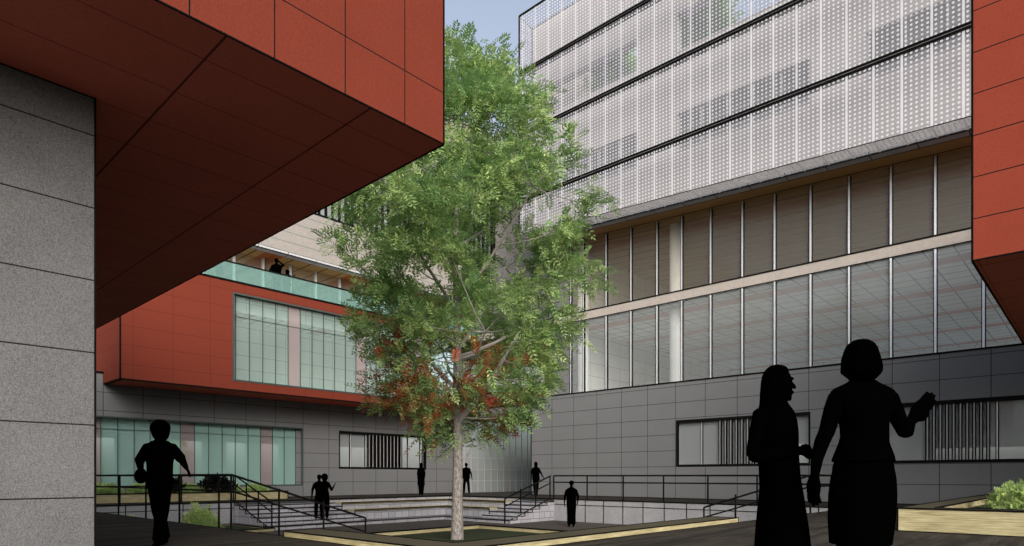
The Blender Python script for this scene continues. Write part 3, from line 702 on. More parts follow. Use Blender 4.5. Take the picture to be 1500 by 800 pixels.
def spray(V, F, c, d, size, pairs=5, ll=.14, lw=.024):
    """a pinnate leaf: leaflets in pairs along a stalk"""
    n = Vector((random.gauss(0,.5), random.gauss(0,.5), 1)); n = (n - d*n.dot(d)); n.normalize()
    side = d.cross(n)
    for i in range(pairs):
        t_ = (i+.6)/pairs
        b_ = c + d*size*t_ - Vector((0,0,1))*size*.18*t_*t_
        k_ = ll*(.75 + .5*math.sin(math.pi*min(1, t_*.9)))*random.uniform(.85,1.1)
        for sg in (-1, 1):
            dd_ = (d*.62 + side*sg*.8 + n*random.uniform(-.15,.15)).normalized()
            leaflet(V, F, b_, dd_, n, k_, lw)
    leaflet(V, F, c + d*size - Vector((0,0,1))*size*.18, d, n, ll, lw)

def rdir(zb=0.):
    while True:
        v = Vector((random.uniform(-1,1), random.uniform(-1,1), random.uniform(-1,1)))
        if .05 < v.length < 1: break
    v.normalize(); v.z += zb; return v.normalized()

TB = Vector((10.95, 12.0, -.585))
rt = Vector((math.sin(R(42.75)), -math.cos(R(42.75)), 0)); fw = Vector((math.cos(R(42.75)), math.sin(R(42.75)), 0))
# crown half-width by height
prof = [(1.9,.8,.8),(2.5,1.7,1.6),(3.3,2.2,2.2),(4.3,2.4,2.7),(5.2,2.7,3.1),(6.0,3.1,3.35),(7.0,3.1,3.45),(8.0,2.7,3.35),(8.8,2.2,3.0),(9.5,1.7,2.5),(10.4,1.1,2.05),(11.0,.6,1.4),(11.5,.3,.8)]
def width(z, right):
    for i in range(len(prof)-1):
        a, b_ = prof[i], prof[i+1]
        if a[0] <= z <= b_[0]:
            t_ = (z-a[0])/(b_[0]-a[0]); j_ = 2 if right else 1
            return a[j_] + (b_[j_]-a[j_])*t_
    return .2
tree = thing('ash_tree', 'tall airy green ash tree with grey trunk rising from the square planter in the court', 'tree')
tree.location = TB; bpy.context.view_layer.update()
random.seed(21)
V, F = [], []; V2, F2 = [], []
limbs = MB()
trunk_pts = [TB, TB+Vector((.0,.0,1.0)), TB+Vector((.02,.0,2.2)), TB+Vector((0,.02,3.6)), TB+Vector((.05,.04,5.2)), TB+Vector((.0,.1,7.2)), TB+Vector((.1,.05,9.2)), TB+Vector((.1,.1,11.0)), TB+Vector((.08,.12,12.0))]
def trunk_at(z):
    for i in range(len(trunk_pts)-1):
        a, b_ = trunk_pts[i], trunk_pts[i+1]
        if a.z <= z <= b_.z: return a.lerp(b_, (z-a.z)/(b_.z-a.z))
    return trunk_pts[-1].copy()
clumps = []
tries = 0
while len(clumps) < 195 and tries < 9000:
    tries += 1
    z = random.uniform(2.0, 11.4) if random.random() < .8 else random.uniform(2.3, 5)
    th_ = random.uniform(0, 2*math.pi); q_ = random.random()**.45
    rx = math.cos(th_); ry = math.sin(th_)
    W = width(z, rx > 0)
    p_ = TB.copy(); p_.z = z
    p_ = p_ + rt*rx*W*q_ + fw*ry*(width(z, True)+width(z, False))/2*q_
    if z < 3.0 and random.random() < .5: continue
    if all((p_-c_).length > .49 for c_ in clumps): clumps.append(p_)
for c_ in clumps:
    rr = random.uniform(.42, .72); nsp = int((58 if c_.z > 4.6 else 38)*rr/.55)
    outw = (c_ - trunk_at(c_.z)); outw.z = 0
    if outw.length > .01: outw.normalize()
    for i in range(nsp):
        q_ = rdir()*rr*random.random()**.5; q_.z *= .75
        d = (rdir(.0) + outw*.9 + Vector((0,0,-.12))).normalized()
        low = c_.z < 4.3 and (c_-TB).dot(rt) < 1.2 and c_.z > 2.1
        A_, B_ = (V2, F2) if low and random.random() < .36 else (V, F)
        spray(A_, B_, c_+q_, d, random.uniform(.26,.42), pairs=random.choice((4,5,5)), ll=random.uniform(.095,.135), lw=random.uniform(.018,.026))
me = bpy.data.meshes.new('crown'); me.from_pydata(V, [], F); me.update(); me.materials.append(M['leaf'])
cr = bpy.data.objects.new('crown', me); COL.objects.link(cr); cr.parent = tree; cr.matrix_parent_inverse = Matrix.Translation(-TB)
me = bpy.data.meshes.new('red_tint_foliage'); me.from_pydata(V2, [], F2); me.update(); me.materials.append(M['red_tint_leaf'])
cr = bpy.data.objects.new('red_tint_foliage', me); COL.objects.link(cr); cr.parent = tree; cr.matrix_parent_inverse = Matrix.Translation(-TB); cr['label'] = 'added leaves tinted like the red background showing through the low crown'
# trunk
tm = bmesh.new(); rings = []
rad = [.165, .132, .120, .105, .09, .065, .045, .025, .01]
pts = []
for i in range(len(trunk_pts)-1):
    for k_ in range(6):
        t_ = k_/6; pts.append((trunk_pts[i].lerp(trunk_pts[i+1], t_), rad[i]+(rad[i+1]-rad[i])*t_))
for (p_, r_) in pts:
    ring = []
    for a in range(14):
        th_ = 2*math.pi*a/14; q_ = r_*(1+.07*noise.noise(Vector((math.cos(th_)*2, math.sin(th_)*2, p_.z*1.3))))
        ring.append(tm.verts.new((p_.x+math.cos(th_)*q_, p_.y+math.sin(th_)*q_, p_.z)))
    rings.append(ring)
for a, b_ in zip(rings, rings[1:]):
    for i in range(14): tm.faces.new((a[i], a[(i+1)%14], b_[(i+1)%14], b_[i]))
me = bpy.data.meshes.new('trunk'); tm.to_mesh(me); tm.free(); me.materials.append(M['bark'])
for q_ in me.polygons: q_.use_smooth = True
o = bpy.data.objects.new('trunk', me); COL.objects.link(o); o.parent = tree; o.matrix_parent_inverse = Matrix.Translation(-TB)
# limbs to clumps: main limbs leave the trunk low and bend up
def curve_limb(a, b_, r0, r1, sag=.25, n=7):
    mid = a.lerp(b_, .5); mid.z -= (b_-a).length*sag*.4
    P_ = []
    for i in range(n+1):
        t_ = i/n; q_ = a*(1-t_)**2 + mid*2*t_*(1-t_) + b_*t_*t_
        q_ = q_ + Vector((noise.noise(q_*1.7), noise.noise(q_*1.7+Vector((9,0,0))), 0))*.06*math.sin(math.pi*t_)
        P_.append(q_)
    limbs.path(P_, [r0+(r1-r0)*i/n for i in range(n+1)], 7)
    return P_
mains = []; limb_meshes = []; twig_mb = MB()
for (dx, dz, dy, z0, r0) in ((2.0,3.0,-.4,2.55,.085),(-1.1,.9,-.5,2.9,.06),(-1.9,2.4,.9,3.4,.06),(2.3,1.4,.6,4.2,.06),(-2.4,1.8,-.5,4.6,.055),(1.2,2.6,1.6,4.4,.055),(1.9,2.4,-1.2,5.6,.05),(-1.6,2.6,-1.5,5.4,.05),(-.6,1.2,2.2,3.6,.055),(.8,1.0,-2.0,3.4,.05),(2.2,1.6,0,7.0,.04),(-1.4,2.0,.3,7.2,.04)):
    a = trunk_at(z0-.2); b_ = a + rt*dx + fw*dy + Vector((0,0,dz))
    limbs = MB(); limb_meshes.append(limbs); mains.append(curve_limb(a, b_, r0, .02))
allp = [(q_, limb_meshes[i_]) for i_, m_ in enumerate(mains) for q_ in m_[2:]] + [(trunk_at(z_/2), twig_mb) for z_ in range(5, 22)]
for c_ in clumps:
    cand = [q_ for q_ in allp if q_[0].z < c_.z+.3] or allp
    a, limbs = min(cand, key=lambda q_: (q_[0]-c_).length)
    curve_limb(a, c_, .018, .006, n=4)
for lm_ in limb_meshes:
    lo = lm_.build('limb', 'limb', tree); lo.matrix_parent_inverse = Matrix.Translation(-TB)
lo = twig_mb.build('twigs', 'limb', tree); lo.matrix_parent_inverse = Matrix.Translation(-TB); lo['kind'] = 'stuff'

def shrub(nm, label, loc, rx, rz, n, mat='shrub', ll=.09, lw=.02, group='shrubs in the planters', tall=False):
    V, F = [], []
    loc = Vector(loc)
    for i in range(n):
        th_ = random.uniform(0, 2*math.pi); q_ = random.random()**.6
        hh_ = random.random()
        c_ = Vector((math.cos(th_)*rx*q_*(1-.35*hh_), math.sin(th_)*rx*q_*(1-.35*hh_), rz*hh_*(1-.5*q_*q_)*random.uniform(.7,1.15)))
        d = (Vector((math.cos(th_)*.5, math.sin(th_)*.5, .9)) + rdir()*.7).normalized()
        spray(V, F, c_, d, ll*2.0, pairs=3, ll=ll, lw=lw)
    me = bpy.data.meshes.new('foliage'); me.from_pydata(V, [], F); me.update(); me.materials.append(M[mat])
    t = thing(nm, label, 'shrub', group); t.location = loc
    f = bpy.data.objects.new('foliage', me); COL.objects.link(f); f.parent = t
    st = MB()
    for i in range(7):
        a_ = i*.9; st.bar((0,0,-.02),(math.cos(a_)*rx*.5,math.sin(a_)*rx*.5,rz*.7),.012,.005,5)
    so = st.build('stems', 'limb'); so.parent = t
    return t
random.seed(5)
shrub('leafy_shrub', 'bushy yellow green shrub at the far right end of the right planter', (15.9,1.0,.28), .55, .62, 700, ll=.07, lw=.016)
shrub('leafy_shrub', 'second pale green shrub farther back in the right planter', (17.6,1.4,.28), .6, .5, 500, ll=.07, lw=.016)
shrub('leafy_shrub', 'bright green shrub down in the sunken bed beside the left stairs', (9.0,23.0,S+.07), .62, .80, 330, ll=.10, lw=.02)
shrub('leafy_shrub', 'small pale shrub in the sunken bed behind the walking figure', (6.9,23.6,S+.07), .42, .55, 110, ll=.10, lw=.02)
shrub('leafy_shrub', 'yellow green shrub at the left end of the terrace planter by the wall edge', (7.4,27.6,.28), .6, .36, 260, ll=.1, lw=.022)
shrub('leafy_shrub', 'rounded green shrub in the terrace planter just left of the walking figure', (8.6,27.6,.28), .5, .34, 200, ll=.1, lw=.022)
shrub('leafy_shrub', 'low green shrub in the terrace planter just right of the walking figure', (10.3,27.6,.28), .7, .32, 240, ll=.1, lw=.022)
shrub('leafy_shrub', 'low green shrub in the middle of the terrace planter behind the dark plant', (12.0,27.7,.28), .6, .30, 200, ll=.1, lw=.022)
shrub('leafy_shrub', 'small yellow green shrub at the right end of the terrace planter', (13.2,27.6,.28), .5, .30, 180, ll=.1, lw=.022)
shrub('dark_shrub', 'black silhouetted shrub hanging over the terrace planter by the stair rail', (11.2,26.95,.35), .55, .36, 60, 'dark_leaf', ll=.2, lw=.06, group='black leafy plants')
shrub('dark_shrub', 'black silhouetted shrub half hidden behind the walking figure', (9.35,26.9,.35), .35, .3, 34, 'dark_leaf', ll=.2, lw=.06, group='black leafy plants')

def small_tree(label, loc, w_, h0, h1, n, nm='terrace_tree', mat='far_leaf'):
    V, F = [], []; loc = Vector(loc); t = thing(nm, label, 'tree', 'leafy trees beyond the openings'); t.location = loc
    cl = [Vector((random.gauss(0,w_*.45), random.gauss(0,w_*.45), random.uniform(h0, h1))) for _ in range(46)]
    for i in range(n):
        c_ = random.choice(cl) + rdir()*.5*random.random()
        spray(V, F, c_, (rdir()+Vector((0,0,-.1))).normalized(), .34, 4, .13, .03)
    me = bpy.data.meshes.new('crown'); me.from_pydata(V, [], F); me.update(); me.materials.append(M[mat])
    c_ = bpy.data.objects.new('crown', me); COL.objects.link(c_); c_.parent = t
    st = MB(); st.path([(0,0,0),(0.03,0,h0),(0,.05,h1-.3)], [.09,.07,.02], 8)
    for q_ in cl[:14]: st.bar((0.02,0,h0*.9), tuple(q_), .03, .008, 5)
    so = st.build('trunk', 'limb'); so.parent = t
random.seed(11)
small_tree('small leafy tree seen through the upper storey opening nearest the screen corner', (26.9,17.9,18.1), 1.15, 2.0, 4.5, 3400)
small_tree('small leafy tree seen through the upper opening at the top of the picture', (26.9,13.2,18.1), 1.2, 1.9, 4.5, 3400)
small_tree('garden tree seen faintly through the ground floor glazing left of the figure', (14.5,44,0), 2.0, 1.0, 4.5, 900, 'garden_tree')
small_tree('garden tree seen faintly through the ground floor glazing behind the figure', (9.5,45,0), 2.0, 1.0, 4.5, 900, 'garden_tree')

# ------------------------------------------------------------------ people
def loft(V, F, secs, n=20):
    """secs: (cx, cy, z, rx, ry)"""
    base = len(V)
    for (cx_, cy_, z, rx, ry) in secs:
        for i in range(n):
            t_ = 2*math.pi*i/n; V.append((cx_+rx*math.cos(t_), cy_+ry*math.sin(t_), z))
    m_ = len(secs)
    for k_ in range(m_-1):
        for i in range(n):
            j_ = (i+1) % n; F.append((base+k_*n+i, base+k_*n+j_, base+(k_+1)*n+j_, base+(k_+1)*n+i))
    F.append(tuple(base+i for i in reversed(range(n)))); F.append(tuple(base+(m_-1)*n+i for i in range(n)))

def ball(V, F, c, rx, ry, rz, n=14):
    secs = []
    for k_ in range(1, n):
        t_ = math.pi*k_/n; secs.append((c[0], c[1], c[2]-rz*math.cos(t_), rx*math.sin(t_), ry*math.sin(t_)))
    loft(V, F, secs, 16)

def tube(V, F, pts, rs, n=12, flat=1.):
    P_ = [Vector(p_) for p_ in pts]; base = len(V)
    P2 = [P_[0] - (P_[1]-P_[0]).normalized()*rs[0]*.55] + P_ + [P_[-1] + (P_[-1]-P_[-2]).normalized()*rs[-1]*.55]
    rr = [rs[0]*.55] + list(rs) + [rs[-1]*.55]
    for k_, p_ in enumerate(P2):
        d = (P2[min(k_+1, len(P2)-1)] - P2[max(k_-1, 0)]).normalized()
        ref = Vector((0,1,0)) if abs(d.y) < .9 else Vector((1,0,0))
        u_ = d.cross(ref).normalized(); w_ = u_.cross(d).normalized()
        for i in range(n):
            t_ = 2*math.pi*i/n; V.append(tuple(p_ + u_*math.cos(t_)*rr[k_] + w_*math.sin(t_)*rr[k_]*flat))
    m_ = len(P2)
    for k_ in range(m_-1):
        for i in range(n):
            j_ = (i+1) % n; F.append((base+k_*n+i, base+k_*n+j_, base+(k_+1)*n+j_, base+(k_+1)*n+i))
    F.append(tuple(base+i for i in reversed(range(n)))); F.append(tuple(base+(m_-1)*n+i for i in range(n)))

def fused(nm, V, F, mat, parent, voxel, smooth=4):
    """join overlapping closed shapes into one continuous skin"""
    me = bpy.data.meshes.new(nm); me.from_pydata(V, [], F); me.update()
    bm = bmesh.new(); bm.from_mesh(me); bmesh.ops.recalc_face_normals(bm, faces=bm.faces); bm.to_mesh(me); bm.free()
    o = bpy.data.objects.new(nm, me); COL.objects.link(o)
    m1 = o.modifiers.new('r', 'REMESH'); m1.mode = 'VOXEL'; m1.voxel_size = voxel
    m2 = o.modifiers.new('s', 'SMOOTH'); m2.iterations = smooth; m2.factor = .5
    dg = bpy.context.evaluated_depsgraph_get(); dg.update()
    nm_ = bpy.data.meshes.new_from_object(o.evaluated_get(dg))
    o.modifiers.clear(); o.data = nm_; nm_.name = nm; nm_.materials.clear(); nm_.materials.append(M[mat])
    for q_ in nm_.polygons: q_.use_smooth = True
    bpy.data.meshes.remove(me)
    o.parent = parent
    return o

def hand(V, F, wrist, d, palm_n, side, L_=.18, curl=.25, spread=.10, w_=.04):
    """palm plus four unequal bent fingers and a thumb from the side of the palm"""
    wrist = Vector(wrist); d = Vector(d).normalized(); n = Vector(palm_n); n = (n-d*n.dot(d)).normalized(); s_ = d.cross(n).normalized()*side
    pl = L_*.5
    for k_ in range(4):
        o_ = (k_-1.5)*w_*.52
        tube(V, F, [wrist+s_*o_*.5, wrist+s_*o_+d*pl*.5, wrist+s_*o_*1.15+d*pl], [.020,.019,.017], 8)
    fl = (.40,.50,.47,.38)
    for k_ in range(4):
        o_ = (1.5-k_)*w_*.58; a = wrist + s_*o_ + d*pl
        dd = (d + s_*(1.5-k_)*spread).normalized(); q_ = a; pts_ = [a - dd*.01]
        for j_ in range(3):
            q_ = q_ + dd*L_*fl[k_]*(.42,.32,.26)[j_]; pts_.append(q_); dd = (dd + n*curl).normalized()
        tube(V, F, pts_, [.0135,.0125,.0115,.009], 8)
    a = wrist + s_*w_*.75 + d*pl*.25; dd = (d*.75 + s_*.75 + n*.25).normalized()
    b1 = a + dd*L_*.2; dd2 = (d*.95 + s_*.3 + n*.35).normalized(); b2 = b1 + dd2*L_*.18; b3 = b2 + dd2*L_*.12
    tube(V, F, [a, b1, b2, b3], [.016,.0145,.013,.010], 8)

RZV = -R(47.25)
def head_shape(V, F, c, face=(0,-1), k_=1.):
    """skull, jaw, nose, lips, ears; face: unit direction of the face in the figure's own x-y"""
    c = Vector(c); f = Vector((face[0], face[1], 0)).normalized(); s_ = Vector((-f.y, f.x, 0))
    ball(V, F, c+f*-.008, .078*k_, .085*k_, .105*k_)
    tube(V, F, [c+f*.02*k_+Vector((0,0,-.02*k_)), c+f*.045*k_+Vector((0,0,-.085*k_))], [.062*k_, .036*k_])
    tube(V, F, [c+f*.072*k_+Vector((0,0,.012*k_)), c+f*.098*k_+Vector((0,0,-.028*k_))], [.010*k_, .013*k_], 8)
    tube(V, F, [c+f*.078*k_-s_*.018*k_+Vector((0,0,-.058*k_)), c+f*.078*k_+s_*.018*k_+Vector((0,0,-.058*k_))], [.010*k_, .010*k_], 8)
    tube(V, F, [c+f*.062*k_+Vector((0,0,-.096*k_)), c+f*.070*k_+Vector((0,0,-.090*k_))], [.018*k_, .014*k_], 8)
    for sg in (-1, 1):
        ball(V, F, c+s_*sg*.078*k_+Vector((0,0,-.01*k_)), .012*k_+abs(f.x)*.012, .018*k_, .030*k_, 8)
        ball(V, F, c+f*.066*k_+s_*sg*.030*k_+Vector((0,0,.022*k_)), .013*k_, .013*k_, .010*k_, 8)

def place(t, x, y, z, scale=1., turn=0.):
    t.location = (x, y, z); t.rotation_euler = (0, 0, RZV + R(turn)); t.scale = (scale,)*3

# --- taller woman, back to the camera, right arm raised.  local x = picture right, y = away
k_ = .0039
def P2(px, py, y=0.): return ((px-1264)*k_, y, 1 + (698-py)*k_)
wo = thing('person', 'taller woman in jacket and knee length skirt, seen from behind with one forearm raised', 'person', 'black silhouetted people')
V, F = [], []
def S2(px0, px1, py, ry, cy=0.): return (((px0+px1)/2-1264)*k_, cy, 1+(698-py)*k_, (px1-px0)/2*k_, ry)
loft(V, F, [S2(1250,1280,549,.05), S2(1249,1277,560,.052), S2(1232,1294,566,.07), S2(1222,1306,573,.085), S2(1219,1310,583,.095), S2(1224,1305,598,.108), S2(1231,1299,615,.112), S2(1235,1296,632,.105), S2(1235,1296,642,.105), S2(1230,1300,660,.12), S2(1222,1306,685,.135), S2(1222,1306,740,.13)], 28)
# legs
for sg, cx_ in ((-1, -.085), (1, .075)):
    tube(V, F, [(cx_,0,.86),(cx_*.95,-.01,.52),(cx_*.9,.01,.47),(cx_*.9,.02,.30),(cx_*.85,.02,.09)], [.088,.062,.056,.058,.036])
    tube(V, F, [(cx_*.85,-.03,.035),(cx_*.9,.08,.03),(cx_,.17,.025)], [.032,.036,.03])
# arms
tube(V, F, [P2(1227,582),P2(1219,600,-.01),P2(1210,632,-.01),P2(1204,648,0),P2(1198,672,.01),P2(1196,696,.02)], [.052,.050,.044,.042,.034,.025])
hand(V, F, P2(1195,699,.02), (-.03,.02,-1), (1,.3,0), -1, L_=.17, curl=.35, w_=.036)
tube(V, F, [P2(1301,582),P2(1310,598,.01),P2(1325,622,.03),P2(1333,633,.04)], [.053,.050,.043,.042])
tube(V, F, [P2(1333,633,.04),P2(1341,620,.06),P2(1348,612,.07)], [.042,.034,.026])
hand(V, F, P2(1348,612,.07), (.60,.05,.66), (-.2,1,.1), -1, L_=.20, curl=.07, spread=.0, w_=.042)
head_shape(V, F, P2(1262,530,.01), (.2,1), 1.08)
fused('body', V, F, 'cloth', wo, .006, 2)
V, F = [], []
loft(V, F, [S2(1246,1276,558,.07,-.02), S2(1239,1283,551,.10,-.02), S2(1233,1288,545,.115,-.01), S2(1233.5,1287.5,537,.118,-.01), S2(1236,1285,524,.118,0), S2(1240,1281,512,.108,.0), S2(1243,1278,504.5,.085,0), S2(1250,1271,499,.05,0), S2(1255,1266,497.5,.02,0)], 18)
fused('hair', V, F, 'hair', wo, .008, 1)
V, F = [], []
loft(V, F, [S2(1218,1302,797,.15), S2(1216,1307,760,.155), S2(1217,1309,725,.158), S2(1220,1308,700,.150), S2(1226,1304,680,.140), S2(1234,1297,655,.125)], 28)
fused('skirt', V, F, 'cloth', wo, .008, 2)
V, F = [], []
loft(V, F, [S2(1221,1307,677,.155), S2(1224,1305,668,.15), S2(1231,1299,650,.125), S2(1233.5,1297,640,.112), S2(1233,1298,625,.118), S2(1229,1301,610,.12), S2(1221,1307,592,.115), S2(1217,1311,580,.10), S2(1217.5,1310,573,.085), S2(1224,1303,568,.075), S2(1238,1289,562,.06), S2(1247,1279,556,.052)], 28)
fused('jacket', V, F, 'cloth', wo, .008, 2)
D2 = 3.67
def at_px(px, D):
    a = (px-750)/941.; c_ = math.cos(R(42.75)); s_ = math.sin(R(42.75))
    return ((c_+a*s_)*D, (s_-a*c_)*D)
xy = at_px(1264, D2); place(wo, xy[0], xy[1], 0)

# --- second woman, long dress, face in profile to the right
k_ = .0043
def Q(px, py, y=0.): return ((px-1142)*k_, y, 1 + (698-py)*k_)
def S1(px0, px1, py, ry, cy=0.): return (((px0+px1)/2-1142)*k_, cy, 1+(698-py)*k_, (px1-px0)/2*k_, ry)
wo = thing('person', 'woman in long dress with long straight hair, in profile beside the taller woman', 'person', 'black silhouetted people')
V, F = [], []
loft(V, F, [S1(1132,1153,580,.05), S1(1130,1153,590,.05), S1(1115,1158,597,.08), S1(1108,1162,604,.11), S1(1105,1165,618,.13), S1(1108,1166,640,.13), S1(1112,1166,660,.12), S1(1114,1168,690,.14), S1(1116,1168,760,.14)], 26)
for cx_ in (-.07, .06):
    tube(V, F, [(cx_*.8,0,.80),(cx_,0,.46),(cx_,.0,.28),(cx_,.0,.09)], [.06,.055,.052,.034])
    tube(V, F, [(cx_-.01,0,.035),(cx_+.09,0,.03),(cx_+.17,0,.025)], [.032,.036,.028])
# folded arms: left elbow out, forearms across, right hand showing at the front
tube(V, F, [Q(1112,606,-.03),Q(1105,630,-.05),Q(1099,655,-.06),Q(1098,668,-.06)], [.05,.047,.042,.04])
tube(V, F, [Q(1098,669,-.06),Q(1120,667,-.13),Q(1146,664,-.15),Q(1160,662,-.12)], [.042,.036,.030,.024])
hand(V, F, Q(1161,662,-.11), (1,.25,0), (0,0,-1), 1, L_=.10, curl=.6, w_=.032)
tube(V, F, [Q(1158,608,.05),Q(1162,632,.08),Q(1161,655,.09)], [.046,.042,.038])
tube(V, F, [Q(1161,655,.09),Q(1166,660,-.02),Q(1168,662,-.08)], [.036,.030,.024])
hand(V, F, Q(1168,661,-.07), (.3,-1,0), (-.8,0,-.4), 1, L_=.10, curl=.55, w_=.032)
head_shape(V, F, Q(1141,561,0), (1,.06), 1.04)
fused('body', V, F, 'cloth', wo, .006, 2)
V, F = [], []
loft(V, F, [S1(1106,1128,622,.09), S1(1111,1138,606,.10), S1(1114,1144,592,.09), S1(1115,1143,575,.088), S1(1116,1147,560,.088), S1(1118,1154,548,.085), S1(1122,1154,541,.07), S1(1128,1148,536,.045), S1(1133,1143,534.5,.02)], 20)
fused('hair', V, F, 'hair', wo, .008, 2)
V, F = [], []
loft(V, F, [S1(1102,1192,880,.22), S1(1107,1186,820,.20), S1(1110,1180,770,.18), S1(1114,1174,730,.165), S1(1117,1169,700,.15), S1(1118,1168,680,.135), S1(1114,1167,660,.13), S1(1109,1167,635,.14), S1(1106,1165,615,.13), S1(1112,1160,602,.11)], 28)
fused('dress', V, F, 'cloth', wo, .009, 2)
xy = at_px(1142, 4.05); place(wo, xy[0], xy[1], 0)

# --- general standing / walking figure, 1.75 m tall before scaling
def figure(label, xyz, h=1.75, sex='m', arms=((-.05,0),(.05,0)), legs=((-.09,0),(.09,0)), face=(0,-1), coat=None, hair='short', turn=0, bag=False, vox=.014, lw=1., ar=1.):
    t = thing('person', label, 'person', 'black silhouetted people')
    sh = .205 if sex == 'm' else .175; hp = .155 if sex == 'm' else .165; wa = .14 if sex == 'm' else .12
    V, F = [], []
    loft(V, F, [(0,0,.82,hp*.9,.10),(0,0,.92,hp,.115),(0,0,1.08,wa,.095),(0,0,1.25,sh*.82,.115),(0,0,1.38,sh*.95,.11),(0,0,1.45,sh*.75,.085),(0,0,1.49,.06,.055),(0,0,1.56,.05,.05)], 22)
    for i, (lx, ly) in enumerate(legs):
        sg = -1 if i == 0 else 1
        kx, ky = sg*.085*.6+lx*.5, ly*.55
        tube(V, F, [(sg*.07,0,.88),(kx,ky-.02,.50),(lx,ly,.10)], [.095,.078*lw,.062*lw])
        fdir = Vector((face[0], face[1], 0)).normalized()
        a = Vector((lx,ly,.045)); tube(V, F, [a-fdir*.05, a+fdir*.07, a+fdir*.16-Vector((0,0,.012))], [.036,.038,.028])
    for i, arm in enumerate(arms):
        sg = -1 if i == 0 else 1
        s0 = Vector((sg*(sh-.03), 0, 1.385))
        if not isinstance(arm[0], tuple):
            e_ = Vector((sg*(sh+.04)+arm[0]*.5, arm[1]*.3, 1.14)); w_ = Vector((sg*(sh+.05)+arm[0], arm[1], .90))
        else:
            e_ = Vector(arm[0]); w_ = Vector(arm[1])
        tube(V, F, [s0, e_], [.055*ar,.052*ar]); tube(V, F, [e_, w_], [.043*ar,.032])
        dd = (w_-e_).normalized(); hand(V, F, w_, dd, (-sg, .2, 0.05) if abs(dd.x) < .9 else (0,.2,1), sg, L_=.175, curl=.3, w_=.036)
    head_shape(V, F, (0, 0, 1.645), face, 1.0)
    fused('body', V, F, 'cloth', t, vox, 2)
    V, F = [], []
    fd = Vector((face[0], face[1], 0)).normalized(); b_ = -fd*.018
    if hair == 'short': ball(V, F, (b_.x, b_.y, 1.672), .085, .09, .088)
    elif hair == 'long': ball(V, F, (b_.x, b_.y, 1.665), .092, .095, .095); loft(V, F, [(b_.x*2.4,b_.y*2.4,1.42,.085,.06),(b_.x*2,b_.y*2,1.55,.09,.075),(b_.x,b_.y,1.66,.088,.085)], 14)
    elif hair == 'full': ball(V, F, (b_.x, b_.y, 1.65), .132, .13, .125); loft(V, F, [(b_.x*2,b_.y*2,1.47,.06,.06),(b_.x*2,b_.y*2,1.52,.10,.085),(b_.x*1.5,b_.y*1.5,1.58,.122,.10),(b_.x,b_.y,1.66,.125,.115)], 14)
    elif hair == 'cap': ball(V, F, (b_.x, b_.y, 1.675), .088, .092, .08); loft(V, F, [(fd.x*.08,fd.y*.08,1.672,.075,.075),(fd.x*.08,fd.y*.08,1.684,.075,.075)], 14)
    fused('hair' if hair != 'cap' else 'cap', V, F, 'hair', t, vox, 2)
    if coat:
        V, F = [], []
        loft(V, F, coat, 22); fused('coat', V, F, 'cloth', t, vox, 2)
    if bag:
        V, F = [], []
        ball(V, F, (-.235, -.02, .98), .085, .06, .11); tube(V, F, [(-.235,-.02,1.04),(-.16,-.06,1.3),(-.10,0,1.47)], [.012,.012,.012], 8)
        fused('shoulder_bag', V, F, 'cloth', t, vox, 1)
    s_ = h/1.75
    place(t, *xyz, s_, turn)
    return t
jacket = lambda z0, w0, w1=.19: [(0,0,z0,w0*1.12,.15),(0,0,1.0,w0*1.05,.145),(0,0,1.15,w1*.98,.135),(0,0,1.32,w1*1.15,.14),(0,0,1.42,w1*1.1,.12),(0,0,1.48,w1*.6,.08)]
# figure walking on the deck at the left, bag at the hip
figure('person with full hair and shoulder bag walking on the near deck at the left', (3.35,10.0,0), 1.80, 'f', ar=1.35, arms=(((-.27,.03,1.19),(-.20,-.12,1.03)),((.27,.02,1.22),(.37,-.10,1.09))), legs=((.0,.22),(.04,-.22)), hair='full', lw=1.15, coat=[(0,0,.80,.165,.14),(0,0,.95,.165,.135),(0,0,1.15,.17,.13),(0,0,1.3,.20,.14),(0,0,1.40,.19,.12),(0,0,1.47,.11,.08)], bag=True, vox=.010, turn=12)
# couple on the left stairs
k5 = RZ*5
cx5, cy5 = at_px(468, 25.2); cy5 = CY1-2.2; 
def on_y(px, Y):
    a = (px-750)/941.; c_ = math.cos(R(42.75)); s_ = math.sin(R(42.75)); return Y*(c_+a*s_)/(s_-a*c_)
figure('left of the two people standing close together on the left stairs, legs apart', (on_y(467.5,CY1-2.2),CY1-2.2,k5), 1.76, 'm', arms=((-.02,0),(.0,0)), legs=((-.12,0),(.10,0)), hair='short', turn=10)
figure('long skirted right hand one of the pair on the left stairs, hand up', (on_y(475.5,CY1-2.3),CY1-2.3,k5), 1.78, 'f', arms=((-.02,0),((.27,-.02,1.12),(.36,-.10,1.28))), hair='full', turn=10, coat=[(0,0,.35,.20,.15),(0,0,.7,.19,.14),(0,0,1.0,.17,.13),(0,0,1.15,.13,.12),(0,0,1.32,.18,.13),(0,0,1.42,.16,.1)])
Yp = 27.6
figure('slim person in knee length coat on the far terrace, left of the trunk', (on_y(617,26.4),26.4,0), 1.72, 'f', arms=((.06,0),(-.06,0)), legs=((-.06,0),(.06,0)), hair='long', coat=[(0,0,.55,.20,.14),(0,0,.9,.18,.13),(0,0,1.15,.14,.12),(0,0,1.32,.17,.12),(0,0,1.42,.15,.1)], turn=5)
figure('broad man with feet apart on the far terrace, right of the trunk', (on_y(683,27.2),27.2,0), 1.78, 'm', arms=((-.06,0),(.06,0)), legs=((-.13,0),(.16,0)), face=(0,1), hair='short', coat=jacket(.85,.2,.215))
figure('person walking along the upper terrace at the head of the far right stairs', (24.6,21.1,0), 1.74, 'f', arms=((-.02,0),((.26,0,1.16),(.36,-.04,.98))), legs=((-.03,-.10),(.04,.12)), hair='long', coat=jacket(.82,.18,.18))
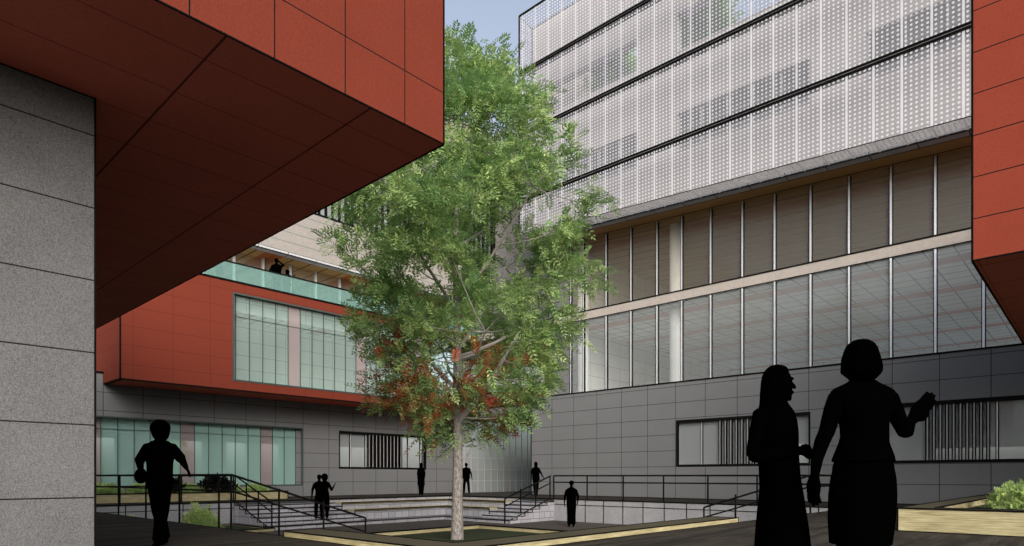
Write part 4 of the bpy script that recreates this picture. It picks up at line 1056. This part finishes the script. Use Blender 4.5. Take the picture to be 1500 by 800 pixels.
figure('person in a long coat standing alone on the sunken court floor right of the tree', (on_y(837,15.3),15.3,S), 1.80, 'm', arms=((-.0,0),((.25,0,1.14),(.24,-.14,.96))), legs=((-.08,0),(.08,0)), hair='cap', turn=-8, coat=[(0,0,.10,.16,.13),(0,0,.45,.165,.13),(0,0,.9,.19,.14),(0,0,1.15,.18,.13),(0,0,1.32,.215,.13),(0,0,1.42,.19,.11)])
# balcony figures
figure('tall figure on the glass balcony shading the eyes with a raised hand', (on_y(405,27.9),27.9,ZT), 1.78, 'm', arms=(((-.27,-.05,1.16),(-.2,-.2,1.02)),((.33,-.06,1.42),(.12,-.12,1.60))), hair='cap', coat=jacket(.85,.19,.21), turn=5)
figure('shorter figure on the glass balcony lifting one hand, right of the tall one', (on_y(421,27.9),27.9,ZT), 1.38, 'f', arms=((-.0,0),((.31,-.02,1.10),(.40,-.08,1.32))), hair='full', coat=jacket(.80,.19,.19), turn=5)
figure('figure standing behind the balcony glass at its far left under the overhang', (on_y(322,28.2),28.2,ZT), 1.2, 'f', arms=((0,0),(0,0)), hair='long', coat=jacket(.80,.2,.19), turn=5)

# ------------------------------------------------------------------ light, sky, camera
wd = bpy.data.worlds.new('World'); sc.world = wd; wd.use_nodes = True
nt = wd.node_tree; bg = nt.nodes['Background']
sky = nt.nodes.new('ShaderNodeTexSky'); sky.sky_type = 'NISHITA'; sky.sun_disc = False
SUN_EL, SUN_AZ = 26., 233.              # azimuth (towards the sun) measured counter-clockwise from +X
sky.sun_elevation = R(SUN_EL); sky.sun_rotation = R(90-SUN_AZ)
sky.air_density = 1.0; sky.dust_density = 5.0; sky.ozone_density = 1.5
hs = nt.nodes.new('ShaderNodeHueSaturation'); hs.inputs['Saturation'].default_value = .60; nt.links.new(sky.outputs[0], hs.inputs['Color']); nt.links.new(hs.outputs[0], bg.inputs[0]); bg.inputs[1].default_value = .15
sl = bpy.data.lights.new('sun', 'SUN'); sl.energy = .70; sl.angle = R(60); sl.color = (1, .98, .95)
so = bpy.data.objects.new('sun', sl); COL.objects.link(so)
dv = Vector((math.cos(R(SUN_AZ))*math.cos(R(SUN_EL)), math.sin(R(SUN_AZ))*math.cos(R(SUN_EL)), math.sin(R(SUN_EL))))
so.rotation_euler = dv.to_track_quat('Z', 'Y').to_euler(); so.location = (-20,-20,30)

cam = bpy.data.cameras.new('camera'); co = bpy.data.objects.new('camera', cam); COL.objects.link(co)
co.location = (0, 0, 1.0); co.rotation_euler = (R(90), 0, R(42.75-90))
cam.sensor_width = 36; cam.lens = 941/1500*36; cam.shift_y = 298/1500; cam.clip_start = .05; cam.clip_end = 3000
sc.camera = co
vs = sc.view_settings; vs.view_transform = 'Standard'; vs.look = 'None'; vs.exposure = .92; vs.gamma = 1; vs.use_curve_mapping = False
sc.render.engine = 'CYCLES'
cy = sc.cycles; cy.max_bounces = 8; cy.transparent_max_bounces = 16; cy.diffuse_bounces = 4
try: cy.use_denoising = True
except Exception: pass
